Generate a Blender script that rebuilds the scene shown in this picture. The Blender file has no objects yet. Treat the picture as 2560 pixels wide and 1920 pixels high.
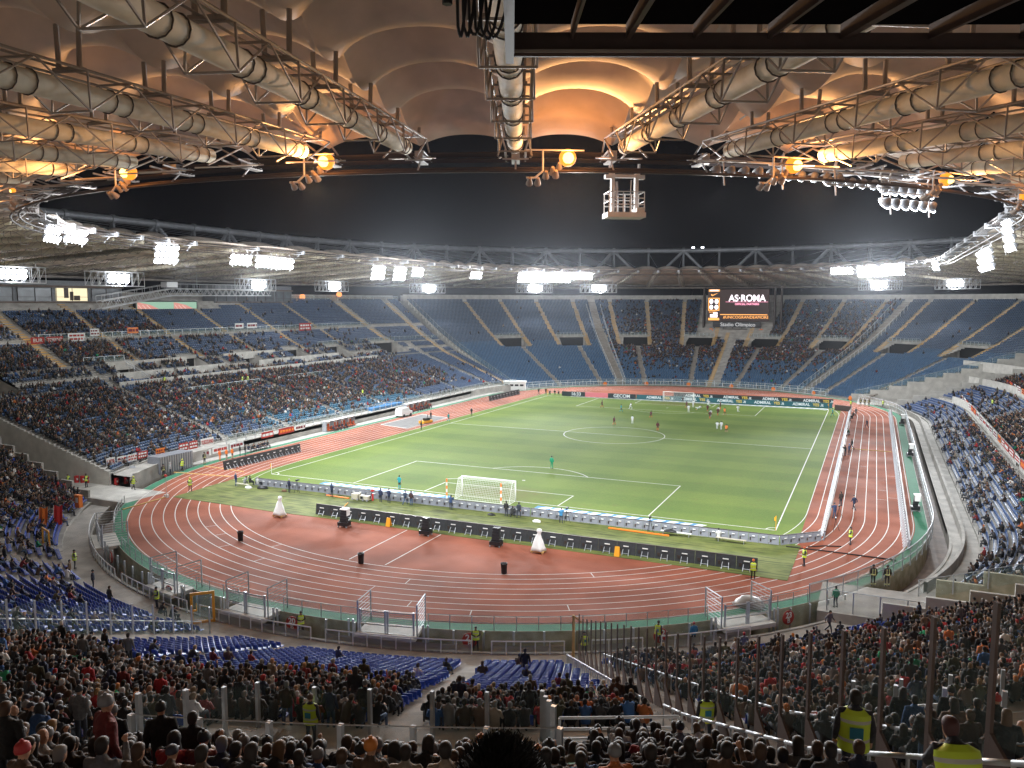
import bpy, math, random
import numpy as np
from mathutils import Vector, Matrix
from mathutils.bvhtree import BVHTree
rnd = random.Random(7); nr = np.random.RandomState(7)
PI = math.pi
S = bpy.context.scene
COL = S.collection

# ------------------------------------------------------------------ camera
CAM = np.array([42.731, -140.361, 24.205]); YAW, PITCH, ROLL, FPX = -0.422978, -0.101755, 0.000987, 2011.83
cf = np.array([math.sin(YAW)*math.cos(PITCH), math.cos(YAW)*math.cos(PITCH), math.sin(PITCH)])
cr = np.cross(cf, [0, 0, 1]); cr /= np.linalg.norm(cr); cu = np.cross(cr, cf)
cr, cu = cr*math.cos(ROLL)+cu*math.sin(ROLL), -cr*math.sin(ROLL)+cu*math.cos(ROLL)
cd = bpy.data.cameras.new('camera'); cam = bpy.data.objects.new('camera', cd); COL.objects.link(cam)
cd.sensor_width = 36; cd.lens = 36*FPX/2560; cd.clip_start = .1; cd.clip_end = 2000
M = Matrix(((cr[0], cu[0], -cf[0]), (cr[1], cu[1], -cf[1]), (cr[2], cu[2], -cf[2]))).to_4x4()
M.translation = Vector(CAM); cam.matrix_world = M
S.camera = cam
def seen(P, m=140, dmin=1.2):
    """which world points lie inside the frame, with a margin (used to leave out what the photo shows nothing of)"""
    d = P-CAM; z = d@cf; z2 = np.maximum(z, .01)
    x = 1280+FPX*(d@cr)/z2; y = 960-FPX*(d@cu)/z2
    return (z > dmin) & (x > -m) & (x < 2560+m) & (y > -m) & (y < 1920+m*1.6)
def dist(P): return (P-CAM)@cf

# ------------------------------------------------------------------ world, exposure
W = bpy.data.worlds.new('World'); S.world = W; W.use_nodes = True
wn = W.node_tree.nodes; bg = wn['Background']
bg.inputs[0].default_value = (.008, .008, .013, 1); bg.inputs[1].default_value = .10
S.view_settings.view_transform = 'Standard'; S.view_settings.look = 'None'
S.view_settings.exposure = 0.6; S.view_settings.gamma = 1
cy = S.cycles
try:
    cy.use_denoising = True; cy.denoiser = 'OPENIMAGEDENOISE'; cy.max_bounces = 6; cy.diffuse_bounces = 3
    cy.transparent_max_bounces = 24; cy.glossy_bounces = 2; cy.volume_bounces = 0; cy.sample_clamp_indirect = 4
    cy.use_light_tree = True; cy.caustics_reflective = False; cy.caustics_refractive = False
    cy.volume_step_rate = 4
except Exception: pass

# ------------------------------------------------------------------ materials
MAT = {}
def mat(name, col=(.5, .5, .5), rough=.6, metal=0, var=0, vscale=3, emit=0, attr=False, obj=False, spec=.5, bump=0, bscale=20, col2=None, detail=4):
    m = bpy.data.materials.new(name); m.use_nodes = True; n = m.node_tree.nodes; l = m.node_tree.links
    b = n['Principled BSDF']; b.inputs['Roughness'].default_value = rough; b.inputs['Metallic'].default_value = metal
    b.inputs['Specular IOR Level'].default_value = spec
    src = None
    if attr:
        a = n.new('ShaderNodeAttribute'); a.attribute_name = 'Col'; src = a.outputs['Color']
    elif obj:
        a = n.new('ShaderNodeObjectInfo'); src = a.outputs['Color']
    if var or col2:
        tc = n.new('ShaderNodeTexCoord'); no = n.new('ShaderNodeTexNoise'); no.inputs['Scale'].default_value = vscale; no.inputs['Detail'].default_value = detail
        l.new(tc.outputs['Object'], no.inputs['Vector'])
        if col2:
            rp = n.new('ShaderNodeValToRGB'); rp.color_ramp.elements[0].position = .36; rp.color_ramp.elements[1].position = .64
            rp.color_ramp.elements[0].color = (*col, 1); rp.color_ramp.elements[1].color = (*col2, 1)
            l.new(no.outputs['Fac'], rp.inputs[0]); src = rp.outputs[0]
        if var:
            mr = n.new('ShaderNodeMapRange'); mr.inputs[1].default_value = .3; mr.inputs[2].default_value = .7
            mr.inputs[3].default_value = 1-var; mr.inputs[4].default_value = 1+var
            l.new(no.outputs['Fac'], mr.inputs[0])
            mx = n.new('ShaderNodeMix'); mx.data_type = 'RGBA'; mx.blend_type = 'MULTIPLY'; mx.inputs[0].default_value = 1
            if src: l.new(src, mx.inputs[6])
            else: mx.inputs[6].default_value = (*col, 1)
            l.new(mr.outputs[0], mx.inputs[7]); src = mx.outputs[2]
    if src: l.new(src, b.inputs['Base Color'])
    else: b.inputs['Base Color'].default_value = (*col, 1)
    if emit:
        b.inputs['Emission Color'].default_value = (*col, 1); b.inputs['Emission Strength'].default_value = emit
        b.inputs['Base Color'].default_value = (0, 0, 0, 1)
        m.cycles.emission_sampling = 'NONE'
    if bump:
        tc2 = n.new('ShaderNodeTexCoord'); no2 = n.new('ShaderNodeTexNoise'); no2.inputs['Scale'].default_value = bscale; no2.inputs['Detail'].default_value = 5
        l.new(tc2.outputs['Object'], no2.inputs['Vector']); bp_ = n.new('ShaderNodeBump'); bp_.inputs['Strength'].default_value = bump
        bp_.inputs['Distance'].default_value = .05
        l.new(no2.outputs['Fac'], bp_.inputs['Height']); l.new(bp_.outputs[0], b.inputs['Normal'])
    MAT[name] = m; return m
mat('concrete', (.40, .38, .35), .8, var=.25, vscale=.6, bump=.2)
mat('concrete_dark', (.15, .11, .09), .7, var=.3, vscale=.8)
mat('concrete_wet', (.38, .35, .32), .42, var=.3, vscale=.35, col2=(.24, .21, .19))
mat('concrete_pale', (.55, .53, .49), .75, var=.15, vscale=.8)
mat('stained_wall', (.52, .48, .36), .8, col2=(.34, .31, .20), vscale=1.1, detail=8)
mat('steel', (.50, .52, .55), .4, .6, var=.12, vscale=2)
mat('steel_white', (.72, .73, .75), .45, .1)
mat('steel_dark', (.06, .045, .04), .55, .3)
mat('fin_brown', (.10, .065, .055), .6, .1, var=.15)
mat('roof_steel', (.36, .31, .27), .5, .2, var=.15, vscale=1)
mat('ring_steel', (.42, .43, .46), .5, .3, var=.15, vscale=.5)
mat('tube', (.66, .60, .47), .75, .0, var=.12, vscale=1.5)
mat('tube_hoop', (.10, .075, .06), .5)
mat('tan_stair', (.62, .40, .15), .7, var=.15, vscale=1)
mat('brown_stair', (.27, .23, .19), .75, var=.2, vscale=1)
mat('yellow_paint', (.80, .36, .02), .5)
mat('orange', (.85, .22, .03), .5); mat('red', (.55, .03, .03), .5); mat('red_sign', (.42, .03, .02), .5)
mat('white', (.8, .8, .78), .5); mat('black', (.012, .012, .014), .5); mat('grey', (.28, .29, .31), .5)
mat('dark_opening', (.01, .01, .01), .9)
mat('board_grey', (.21, .22, .25), .45, var=.1); mat('board_black', (.035, .038, .042), .45, var=.2)
mat('green_paint', (.03, .17, .09), .8, var=.12, vscale=1, bump=.1)
mat('blue_plastic', (.010, .055, .38), .35)
mat('seat_attr', attr=True, rough=.38); mat('cloth_attr', attr=True, rough=.85)
mat('jacket', obj=True, rough=.8, var=.3, vscale=7, bump=.9, bscale=11); mat('own_colour', obj=True, rough=.6)
mat('skin', (.50, .27, .17), .55); mat('eye', (.03, .02, .02), .3)
mat('trousers', (.025, .03, .045), .8, var=.2, vscale=8); mat('jeans', (.05, .09, .17), .8, var=.2, vscale=8)
mat('shoe', (.03, .03, .03), .5)
mat('hi_vis', (.62, .80, .05), .5); mat('reflective', (.55, .56, .5), .3); mat('patch_blue', (.03, .25, .36), .5)
mat('lamp_white', (.86, .92, 1.0), emit=9); mat('lamp_glow_rim', (1, .27, .02), emit=1.2); mat('lamp_glow_core', (1, .62, .16), emit=3.2); mat('canopy_black', (.006, .005, .005), 1, spec=0); mat('lamp_off', (.25, .25, .25), .3, .5)
mat('lamp_amber_dim', (1, .33, .10), emit=1.2); mat('box_light', (1, .86, .55), emit=.75)
mat('paint_white', (.62, .60, .57), .7, var=.15, vscale=4)
mat('net', (.75, .75, .72), .8)

def glass(name, tint=(.75, .9, .85), a=.22, rough=.15):
    m = bpy.data.materials.new(name); m.use_nodes = True; n = m.node_tree.nodes; l = m.node_tree.links
    b = n['Principled BSDF']; b.inputs['Base Color'].default_value = (*tint, 1); b.inputs['Roughness'].default_value = rough
    t = n.new('ShaderNodeBsdfTransparent'); mx = n.new('ShaderNodeMixShader'); mx.inputs[0].default_value = a
    l.new(t.outputs[0], mx.inputs[1]); l.new(b.outputs[0], mx.inputs[2]); l.new(mx.outputs[0], n['Material Output'].inputs[0]); MAT[name] = m
glass('glass', (.35, .50, .46), .20); glass('glass_near', (.35, .48, .44), .07, .08); glass('mesh_panel', (.45, .44, .40), .45, .7)

def membrane_mat():
    m = mat('membrane', (.72, .61, .52), .75, var=.22, vscale=.35, detail=8)
    n = m.node_tree.nodes; n['Principled BSDF'].inputs['Specular IOR Level'].default_value = .3
membrane_mat()

def ground_mats():
    # mown turf: broad mowing bands across the pitch, fine noise
    m = bpy.data.materials.new('turf'); m.use_nodes = True; n = m.node_tree.nodes; l = m.node_tree.links; b = n['Principled BSDF']
    b.inputs['Roughness'].default_value = .85; b.inputs['Specular IOR Level'].default_value = .2
    g = n.new('ShaderNodeNewGeometry'); sp = n.new('ShaderNodeSeparateXYZ'); l.new(g.outputs['Position'], sp.inputs[0])
    def math_(op, a, b_=None):
        x = n.new('ShaderNodeMath'); x.operation = op
        for i, v in enumerate((a, b_)):
            if v is None: continue
            if isinstance(v, (int, float)): x.inputs[i].default_value = v
            else: l.new(v, x.inputs[i])
        return x.outputs[0]
    sy = math_('SINE', math_('MULTIPLY', sp.outputs[1], PI/5.5)); sx = math_('SINE', math_('MULTIPLY', sp.outputs[0], PI/5.7))
    sy = math_('MULTIPLY', sy, 3.); sx = math_('MULTIPLY', sx, 3.)
    for nm in (0,): pass
    cl1 = n.new('ShaderNodeClamp'); cl1.inputs[1].default_value = -1; l.new(sy, cl1.inputs[0])
    cl2 = n.new('ShaderNodeClamp'); cl2.inputs[1].default_value = -1; l.new(sx, cl2.inputs[0])
    no = n.new('ShaderNodeTexNoise'); no.inputs['Scale'].default_value = .09; no.inputs['Detail'].default_value = 6; l.new(g.outputs['Position'], no.inputs['Vector'])
    no2 = n.new('ShaderNodeTexNoise'); no2.inputs['Scale'].default_value = 3; no2.inputs['Detail'].default_value = 4; l.new(g.outputs['Position'], no2.inputs['Vector'])
    s = math_('ADD', math_('MULTIPLY', cl1.outputs[0], .10), math_('MULTIPLY', cl2.outputs[0], .045))
    s = math_('ADD', s, math_('MULTIPLY', math_('SUBTRACT', no.outputs['Fac'], .5), .8))
    s = math_('ADD', s, math_('MULTIPLY', math_('SUBTRACT', no2.outputs['Fac'], .5), .55))
    s = math_('ADD', s, .5)
    rp = n.new('ShaderNodeValToRGB'); rp.color_ramp.elements[0].color = (.055, .110, .012, 1); rp.color_ramp.elements[1].color = (.165, .225, .034, 1)
    l.new(s, rp.inputs[0])
    # scuffed, browned goalmouths and centre line
    ay = math_('SUBTRACT', math_('ABSOLUTE', sp.outputs[1]), 49.5); e1 = math_('MULTIPLY', math_('DIVIDE', ay, 5.), math_('DIVIDE', ay, 5.)); ax = math_('DIVIDE', sp.outputs[0], 8.5); e2 = math_('MULTIPLY', ax, ax)
    no3 = n.new('ShaderNodeTexNoise'); no3.inputs['Scale'].default_value = .7; no3.inputs['Detail'].default_value = 9; l.new(g.outputs['Position'], no3.inputs['Vector'])
    wm = math_('MULTIPLY', math_('MAXIMUM', math_('SUBTRACT', 1., math_('ADD', e1, e2)), 0.), math_('MULTIPLY', no3.outputs['Fac'], 1.1))
    sc = math_('MULTIPLY', math_('MAXIMUM', math_('SUBTRACT', no3.outputs['Fac'], .58), 0.), 2.2); wm = math_('MINIMUM', math_('ADD', wm, sc), .75)
    mxw = n.new('ShaderNodeMix'); mxw.data_type = 'RGBA'; l.new(wm, mxw.inputs[0]); l.new(rp.outputs[0], mxw.inputs[6]); mxw.inputs[7].default_value = (.13, .105, .03, 1)
    l.new(mxw.outputs[2], b.inputs['Base Color']); MAT['turf'] = m
    # rough turf mats
    m = mat('turf_mat', (.095, .12, .022), .9, col2=(.155, .175, .042), vscale=.5, detail=8)
    n = m.node_tree.nodes; l = m.node_tree.links
    # streaks of dark wear
    tc = n.new('ShaderNodeTexCoord'); mp = n.new('ShaderNodeMapping'); mp.inputs['Scale'].default_value = (.25, 3.2, 1)
    no = n.new('ShaderNodeTexNoise'); no.inputs['Scale'].default_value = 1; no.inputs['Detail'].default_value = 8; l.new(tc.outputs['Object'], mp.inputs[0]); l.new(mp.outputs[0], no.inputs['Vector'])
    rp = n.new('ShaderNodeValToRGB'); rp.color_ramp.elements[0].position = .40; rp.color_ramp.elements[1].position = .48
    rp.color_ramp.elements[0].color = (.28, .28, .28, 1); rp.color_ramp.elements[1].color = (1, 1, 1, 1); l.new(no.outputs['Fac'], rp.inputs[0])
    mx = n.new('ShaderNodeMix'); mx.data_type = 'RGBA'; mx.blend_type = 'MULTIPLY'; mx.inputs[0].default_value = .8
    src = n['Principled BSDF'].inputs['Base Color'].links[0].from_socket
    l.new(src, mx.inputs[6]); l.new(rp.outputs[0], mx.inputs[7]); l.new(mx.outputs[2], n['Principled BSDF'].inputs['Base Color'])
    # wet running track
    m = mat('track', (.235, .068, .036), .5, col2=(.30, .094, .054), vscale=.16, detail=9, var=.16)
    n = m.node_tree.nodes; l = m.node_tree.links; b = n['Principled BSDF']
    tc = n.new('ShaderNodeTexCoord'); no = n.new('ShaderNodeTexNoise'); no.inputs['Scale'].default_value = .11; no.inputs['Detail'].default_value = 7; no.inputs['Distortion'].default_value = .6
    l.new(tc.outputs['Object'], no.inputs['Vector']); mr = n.new('ShaderNodeMapRange'); mr.inputs[1].default_value = .42; mr.inputs[2].default_value = .62
    mr.inputs[3].default_value = .84; mr.inputs[4].default_value = .98; l.new(no.outputs['Fac'], mr.inputs[0]); b.inputs['Specular IOR Level'].default_value = .3; l.new(mr.outputs[0], b.inputs['Roughness'])
    no2 = n.new('ShaderNodeTexNoise'); no2.inputs['Scale'].default_value = 9; l.new(tc.outputs['Object'], no2.inputs['Vector'])
    bp_ = n.new('ShaderNodeBump'); bp_.inputs['Strength'].default_value = .12; bp_.inputs['Distance'].default_value = .03; l.new(no2.outputs['Fac'], bp_.inputs['Height']); l.new(bp_.outputs[0], b.inputs['Normal'])
ground_mats()

# ------------------------------------------------------------------ mesh builder
BOXF = [(0, 3, 2, 1), (4, 5, 6, 7), (0, 1, 5, 4), (1, 2, 6, 5), (2, 3, 7, 6), (3, 0, 4, 7)]
class MB:
    def __init__(s): s.v = []; s.f = []; s.m = []
    def add(s, v, f, m=0):
        o = len(s.v); s.v.extend([tuple(map(float, p)) for p in v]); s.f.extend([tuple(i+o for i in q) for q in f]); s.m.extend([m]*len(f)); return s
    def box(s, c, d, rz=0, m=0, R=None):
        hx, hy, hz = d[0]/2, d[1]/2, d[2]/2
        P = [(-hx, -hy, -hz), (hx, -hy, -hz), (hx, hy, -hz), (-hx, hy, -hz), (-hx, -hy, hz), (hx, -hy, hz), (hx, hy, hz), (-hx, hy, hz)]
        if R is None: R = Matrix.Rotation(rz, 3, 'Z')
        C = Vector(c); s.add([R@Vector(p)+C for p in P], BOXF, m); return s
    def bar(s, a, b, r=.05, seg=6, m=0, r2=None):
        a = Vector(a); b = Vector(b); d = b-a; L = d.length
        if L < 1e-6: return s
        d /= L; u = d.orthogonal().normalized(); w = d.cross(u); r2 = r if r2 is None else r2
        V = [a+(u*math.cos(t)+w*math.sin(t))*r for t in [2*PI*i/seg+PI/seg for i in range(seg)]]+[b+(u*math.cos(t)+w*math.sin(t))*r2 for t in [2*PI*i/seg+PI/seg for i in range(seg)]]
        F = [(i, (i+1) % seg, seg+(i+1) % seg, seg+i) for i in range(seg)]+[tuple(range(seg))[::-1], tuple(range(seg, 2*seg))]
        return s.add(V, F, m)
    def path(s, pts, r=.05, seg=6, m=0):
        for a, b in zip(pts[:-1], pts[1:]): s.bar(a, b, r, seg, m)
        return s
    def quad(s, a, b, c, d, m=0): return s.add([a, b, c, d], [(0, 1, 2, 3)], m)
    def loft(s, rings, m=0, cap=True, closed=True):
        n = len(rings[0]); V = [p for r in rings for p in r]; F = []
        for k in range(len(rings)-1):
            for i in range(n if closed else n-1): F.append((k*n+i, k*n+(i+1) % n, (k+1)*n+(i+1) % n, (k+1)*n+i))
        if cap: F += [tuple(range(n))[::-1], tuple(range((len(rings)-1)*n, len(rings)*n))]
        return s.add(V, F, m)
    def mesh(s, name, mats, smooth=False):
        me = bpy.data.meshes.new(name); me.from_pydata(s.v, [], s.f)
        for x in ([mats] if isinstance(mats, str) else mats): me.materials.append(MAT[x])
        if any(s.m): me.polygons.foreach_set('material_index', s.m)
        if smooth: me.polygons.foreach_set('use_smooth', [True]*len(s.f))
        me.update(); return me
    def obj(s, name, mats, parent=None, smooth=False, **k): return link(name, s.mesh(name, mats, smooth), parent, **k)
def tag(o, label=None, cat=None, group=None, kind=None):
    if label: o['label'] = label
    if cat: o['category'] = cat
    if group: o['group'] = group
    if kind: o['kind'] = kind
    return o
def link(name, me, parent=None, loc=(0, 0, 0), rz=0, label=None, cat=None, group=None, kind=None):
    o = bpy.data.objects.new(name, me); COL.objects.link(o)
    if parent: o.parent = parent
    o.location = loc; o.rotation_euler = (0, 0, rz)
    return tag(o, label, cat, group, kind)
def thing(name, label, cat, loc=(0, 0, 0), rz=0, group=None): return link(name, None, None, loc, rz, label, cat, group)
def dup(root, loc, rz=0, label=None, scale=None):
    r = root.copy(); COL.objects.link(r); r.location = loc; r.rotation_euler = (0, 0, rz)
    if label: r['label'] = label
    if scale: r.scale = (scale,)*3
    for ch in list(root.children):
        c = ch.copy(); COL.objects.link(c); c.parent = r
        for g in ch.children:
            d = g.copy(); COL.objects.link(d); d.parent = c
    return r
def text(s, size, parent, loc, rot, m, name='lettering', extrude=.01, align='CENTER', sx=1, shear=0, bold=0):
    c = bpy.data.curves.new('lettering', 'FONT'); c.body = s; c.size = size; c.extrude = extrude; c.align_x = align; c.align_y = 'CENTER'; c.shear = shear; c.offset = bold
    t = bpy.data.objects.new('t', c); COL.objects.link(t); dg = bpy.context.evaluated_depsgraph_get(); dg.update()
    me = bpy.data.meshes.new_from_object(t.evaluated_get(dg)); bpy.data.objects.remove(t)
    me.materials.clear(); me.materials.append(MAT[m])
    o = bpy.data.objects.new(name, me); COL.objects.link(o); o.parent = parent; o.location = loc; o.rotation_euler = rot; o.scale = (sx, 1, 1); return o

# ------------------------------------------------------------------ the stadium's plan: q runs round the oval, r outward
YC = 43.2
def q2p(q, r):
    q = ((q+90) % 560)-90
    if q <= 90: a = math.radians(q); return (r*math.sin(a), -YC-r*math.cos(a)), (math.sin(a), -math.cos(a))
    if q <= 190: return (r, -YC+(q-90)/100*2*YC), (1, 0)
    if q <= 370: a = math.radians(q-190); return (r*math.cos(a), YC+r*math.sin(a)), (math.cos(a), math.sin(a))
    return (-r, YC-(q-370)/100*2*YC), (-1, 0)
def q2p_np(q, r):
    q = ((q+90) % 560)-90; a1 = np.radians(q); a3 = np.radians(q-190)
    c = [q <= 90, q <= 190, q <= 370]
    x = np.select(c, [r*np.sin(a1), r+0*q, r*np.cos(a3)], -r+0*q); y = np.select(c, [-YC-r*np.cos(a1), -YC+(q-90)/100*2*YC, YC+r*np.sin(a3)], YC-(q-370)/100*2*YC)
    nx = np.select(c, [np.sin(a1), 1+0*q, np.cos(a3)], -1+0*q); ny = np.select(c, [-np.cos(a1), 0*q, np.sin(a3)], 0*q)
    return x, y, nx, ny
def P3(q, r, z): p, _ = q2p(q, r); return Vector((p[0], p[1], z))
ZR = {'near': [-.8, -.8, -.5, 8.6, 10.2, 14.3, 24.3], 'left': [1.4, 1.4, 1.6, 8.6, 10.2, 14.3, 24.3]}
def zr(r, st='near'): return float(np.interp(r, [50, 53.4, 54, 78, 82, 91, 109.2], ZR.get(st, ZR['near'])))
def out_rz(q): _, n = q2p(q, 1); return math.atan2(n[1], n[0])-PI/2   # local +y points outward

# more materials
mat('court_grey', (.14, .135, .13), .7, var=.2, vscale=1)
mat('screen_dark', (.03, .016, .014), emit=.8); mat('screen_panel', (.05, .05, .055), .6); mat('glow_white', (1, .88, .95), emit=1.6); mat('glow_pink', (1, .35, .5), emit=1.1)
mat('glow_orange', (1, .42, .10), emit=1.1); mat('sign_grey', (.55, .55, .55), emit=.8); mat('glow_greenish', (.20, .33, .24), emit=1.); mat('glow_track', (.42, .17, .14), emit=1.1); mat('glow_pale', (.7, .6, .5), emit=1.)
mat('box_wall', (.20, .21, .23), .7, var=.15); mat('window_dim', (.10, .115, .13), .3, var=.3, vscale=.5)
mat('red_b', (.45, .04, .03), .7); mat('maroon', (.22, .02, .03), .7)
mat('kit_white', (.72, .74, .76), .6); mat('kit_dark', (.10, .02, .025), .6); mat('kit_teal', (.01, .30, .33), .6); mat('kit_green', (.01, .28, .14), .6); mat('sock_orange', (.65, .13, .03), .6)
mat('fire_suit', (.035, .03, .03), .7); mat('coverall', (.85, .20, .04), .6); mat('navy', (.02, .03, .07), .7); mat('brown_cloth', (.16, .09, .05), .8)
mat('led_dark', (.010, .022, .028), .4); mat('led_teal', (.010, .10, .12), emit=.7); mat('led_text', (.75, .85, .85), emit=.65); mat('led_yellow', (.80, .60, .08), emit=.6); mat('led_pink', (.65, .18, .20), emit=.7); mat('led_brown', (.05, .03, .025), .5)
mat('carpet_blue', (.05, .20, .42), .8); mat('carpet_pale', (.35, .42, .55), .8)
mat('reflect_yellow', (.62, .62, .28), .4)
mat('cream', (.50, .46, .36), .6)
mat('seat_orange', (.55, .10, .03), .4)
mat('tent_blue', (.03, .18, .45), .5)
mat('hair_black', (.006, .005, .005), .6)
# ------------------------------------------------------------------ lamps' light (fixtures are built with the roof, save for some added near ring lights)
# clusters of floodlights on the inner roof ring: (q, z, number of lamp columns, rows, lit, label)
CLUSTERS = [(-55, 33.3, 5, 3, 1, 'slanting white floodlight bank at the far left bend of the ring'), (-61.5, 32.7, 6, 2, 1, 'double row of white floodlights right of the slanting bank'),
 (-83.3, 32.1, 5, 3, 1, 'large dazzling floodlight block on the left of the ring'), (459, 31.6, 5, 2, 1, 'squarish dazzling floodlight right of the large left block'),
 (452, 31.4, 5, 2, 1, 'small bank of separate lamps right of the squarish floodlight'), (446.3, 31.3, 5, 2, 1, 'small dim bank of lamps, second right of the squarish floodlight'),
 (411, 31.2, 5, 3, 1, 'round dazzling floodlight, left one of the trio left of centre'), (401, 31.2, 5, 3, 1, 'round dazzling floodlight, middle one of the trio left of centre'), (392, 31.4, 5, 2, 1, 'smaller floodlight, right one of the trio left of centre'),
 (360, 31.6, 5, 2, 1, 'small lone floodlight bank between the two bright trios'), (337, 31.9, 11, 3, 1, 'widest dazzling floodlight above the middle of the far stand'), (328, 32, 7, 3, 1, 'dazzling floodlight right of the widest one'), (321, 32, 7, 2, 1, 'ragged floodlight bank at the right end of the middle trio'),
 (242, 32.7, 7, 2, 1, 'narrow floodlight bank at the left end of the right hand row'), (232, 32.7, 10, 3, 1, 'middle floodlight bank of the right hand row'), (224, 32.8, 8, 3, 1, 'right end floodlight bank of the right hand row'),
 (203.5, 32.3, 4, 2, 1, 'small lone floodlight bank hanging right of the long row'), (122, 30.6, 14, 3, 1, 'long dazzling floodlight at the right edge of the roof'),
 (99.5, 33.0, 6, 4, 1, 'dazzling floodlight high at the right edge next to an orange lamp'),
 (39.2, 32.3, 6, 1, 0, 'row of floodlights seen from behind below the brightest orange lamp'), (43.5, 32.2, 6, 1, 0, 'dark row of floodlights seen from behind, left of the bright lamp heads'), (47.8, 32.0, 6, 1, 0, 'row of lamp heads seen from behind right of the dark row'), (53.0, 31.8, 6, 2, 1, 'group of glaring lamp heads facing right under the small orange lamp')]
# lit banks in white frames under the outer part of the roof
FRAMES = [(-88.3, 28.9, 'white framed light at the left edge above the dark boxes'), (448.1, 28.7, 'white framed light above the lit commentary box'), (401.4, 28.3, 'white framed light right of the catwalk bridge'), (368, 28.5, 'white framed light above the two amber wall lamps'),
 (345, 28.4, 'white framed light with two separate glows'), (321.5, 28.7, 'white framed light below the widest floodlight'), (308, 28.8, 'white framed light left of the big screen'), (253.3, 29.3, 'white framed light below the right hand floodlight row'), (239.4, 29.3, 'white framed light near the right edge of the far stand')]
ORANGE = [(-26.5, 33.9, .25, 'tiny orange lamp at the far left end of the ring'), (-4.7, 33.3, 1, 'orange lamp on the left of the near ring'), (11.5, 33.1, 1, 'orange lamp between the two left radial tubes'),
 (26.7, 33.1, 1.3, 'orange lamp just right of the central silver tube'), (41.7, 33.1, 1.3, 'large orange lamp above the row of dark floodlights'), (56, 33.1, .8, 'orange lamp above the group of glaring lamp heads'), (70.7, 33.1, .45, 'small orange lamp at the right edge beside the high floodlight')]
def lamp_light(kind, loc, power, col, target=None, size=.6, cone=150):
    d = bpy.data.lights.new('lamp_glow', kind); d.energy = power; d.color = col
    if kind == 'SPOT': d.spot_size = math.radians(cone); d.spot_blend = .6; d.shadow_soft_size = size
    else: d.shadow_soft_size = size
    o = bpy.data.objects.new('lamp_glow', d); COL.objects.link(o); o.location = loc
    if target is not None: o.rotation_euler = (Vector(target)-Vector(loc)).to_track_quat('-Z', 'Y').to_euler()
    return o
COOL = (.93, .97, 1.0); WARM = (1, .50, .18)
PW = 16500
for q, z, nc, nrow, lit, lab in CLUSTERS:
    if lit: lamp_light('SPOT', P3(q, 54.6, z-.9), PW*(nc*nrow/12)**.6*(.22 if q in (122, 99.5) else 1), COOL, (0, 0, 0), 1.0, 155)
for q, z, nc, nrow, lit, lab in CLUSTERS:
    if lit: lamp_light('POINT', P3(q, 53.6, z-.4), PW*.07*(nc*nrow/12)**.6*(.3 if q in (122, 99.5) else 1), COOL, None, .8)
# banks aimed across at the near stand and its crowd
for q, z, k in ((-83.3, 31.8, .7), (459, 31.5, 1.0), (411, 31, 1.3), (392, 31, 1.3), (337, 31.5, 1.5), (321, 31.5, 1.5), (232, 32.3, 1.6), (224, 32.3, 1.6)):
    lamp_light('SPOT', P3(q, 54, z-1), PW*2.9*k, COOL, (20, -97, 0), .9, 40)
for q in (28, 39, 48, -20, -35, 8):        # near ring spots, most with no bank built, shine across to the far end
    lamp_light('SPOT', P3(q, 52.5, 31.6), PW*1.5, COOL, (0, 40, 0), 1.0, 110); lamp_light('POINT', P3(q, 51.8, 31.2), PW*.055, (1, .93, .85), None, .8)  # dim points added as neutral fill for the near roof and crowd
for q, z, lab in FRAMES: lamp_light('SPOT', P3(q, 96.3, z-.6), PW*.42, COOL, P3(q, 40, -8), .6, 150)
for q, z, s, lab in ORANGE: lamp_light('SPOT', P3(q, 57, z-1.6), 4300*s, WARM, P3(q, 80, 35.5), .4, 95); lamp_light('POINT', P3(q, 57.6, z-.4), 160*s, (1, .36, .08), None, .2)

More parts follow.
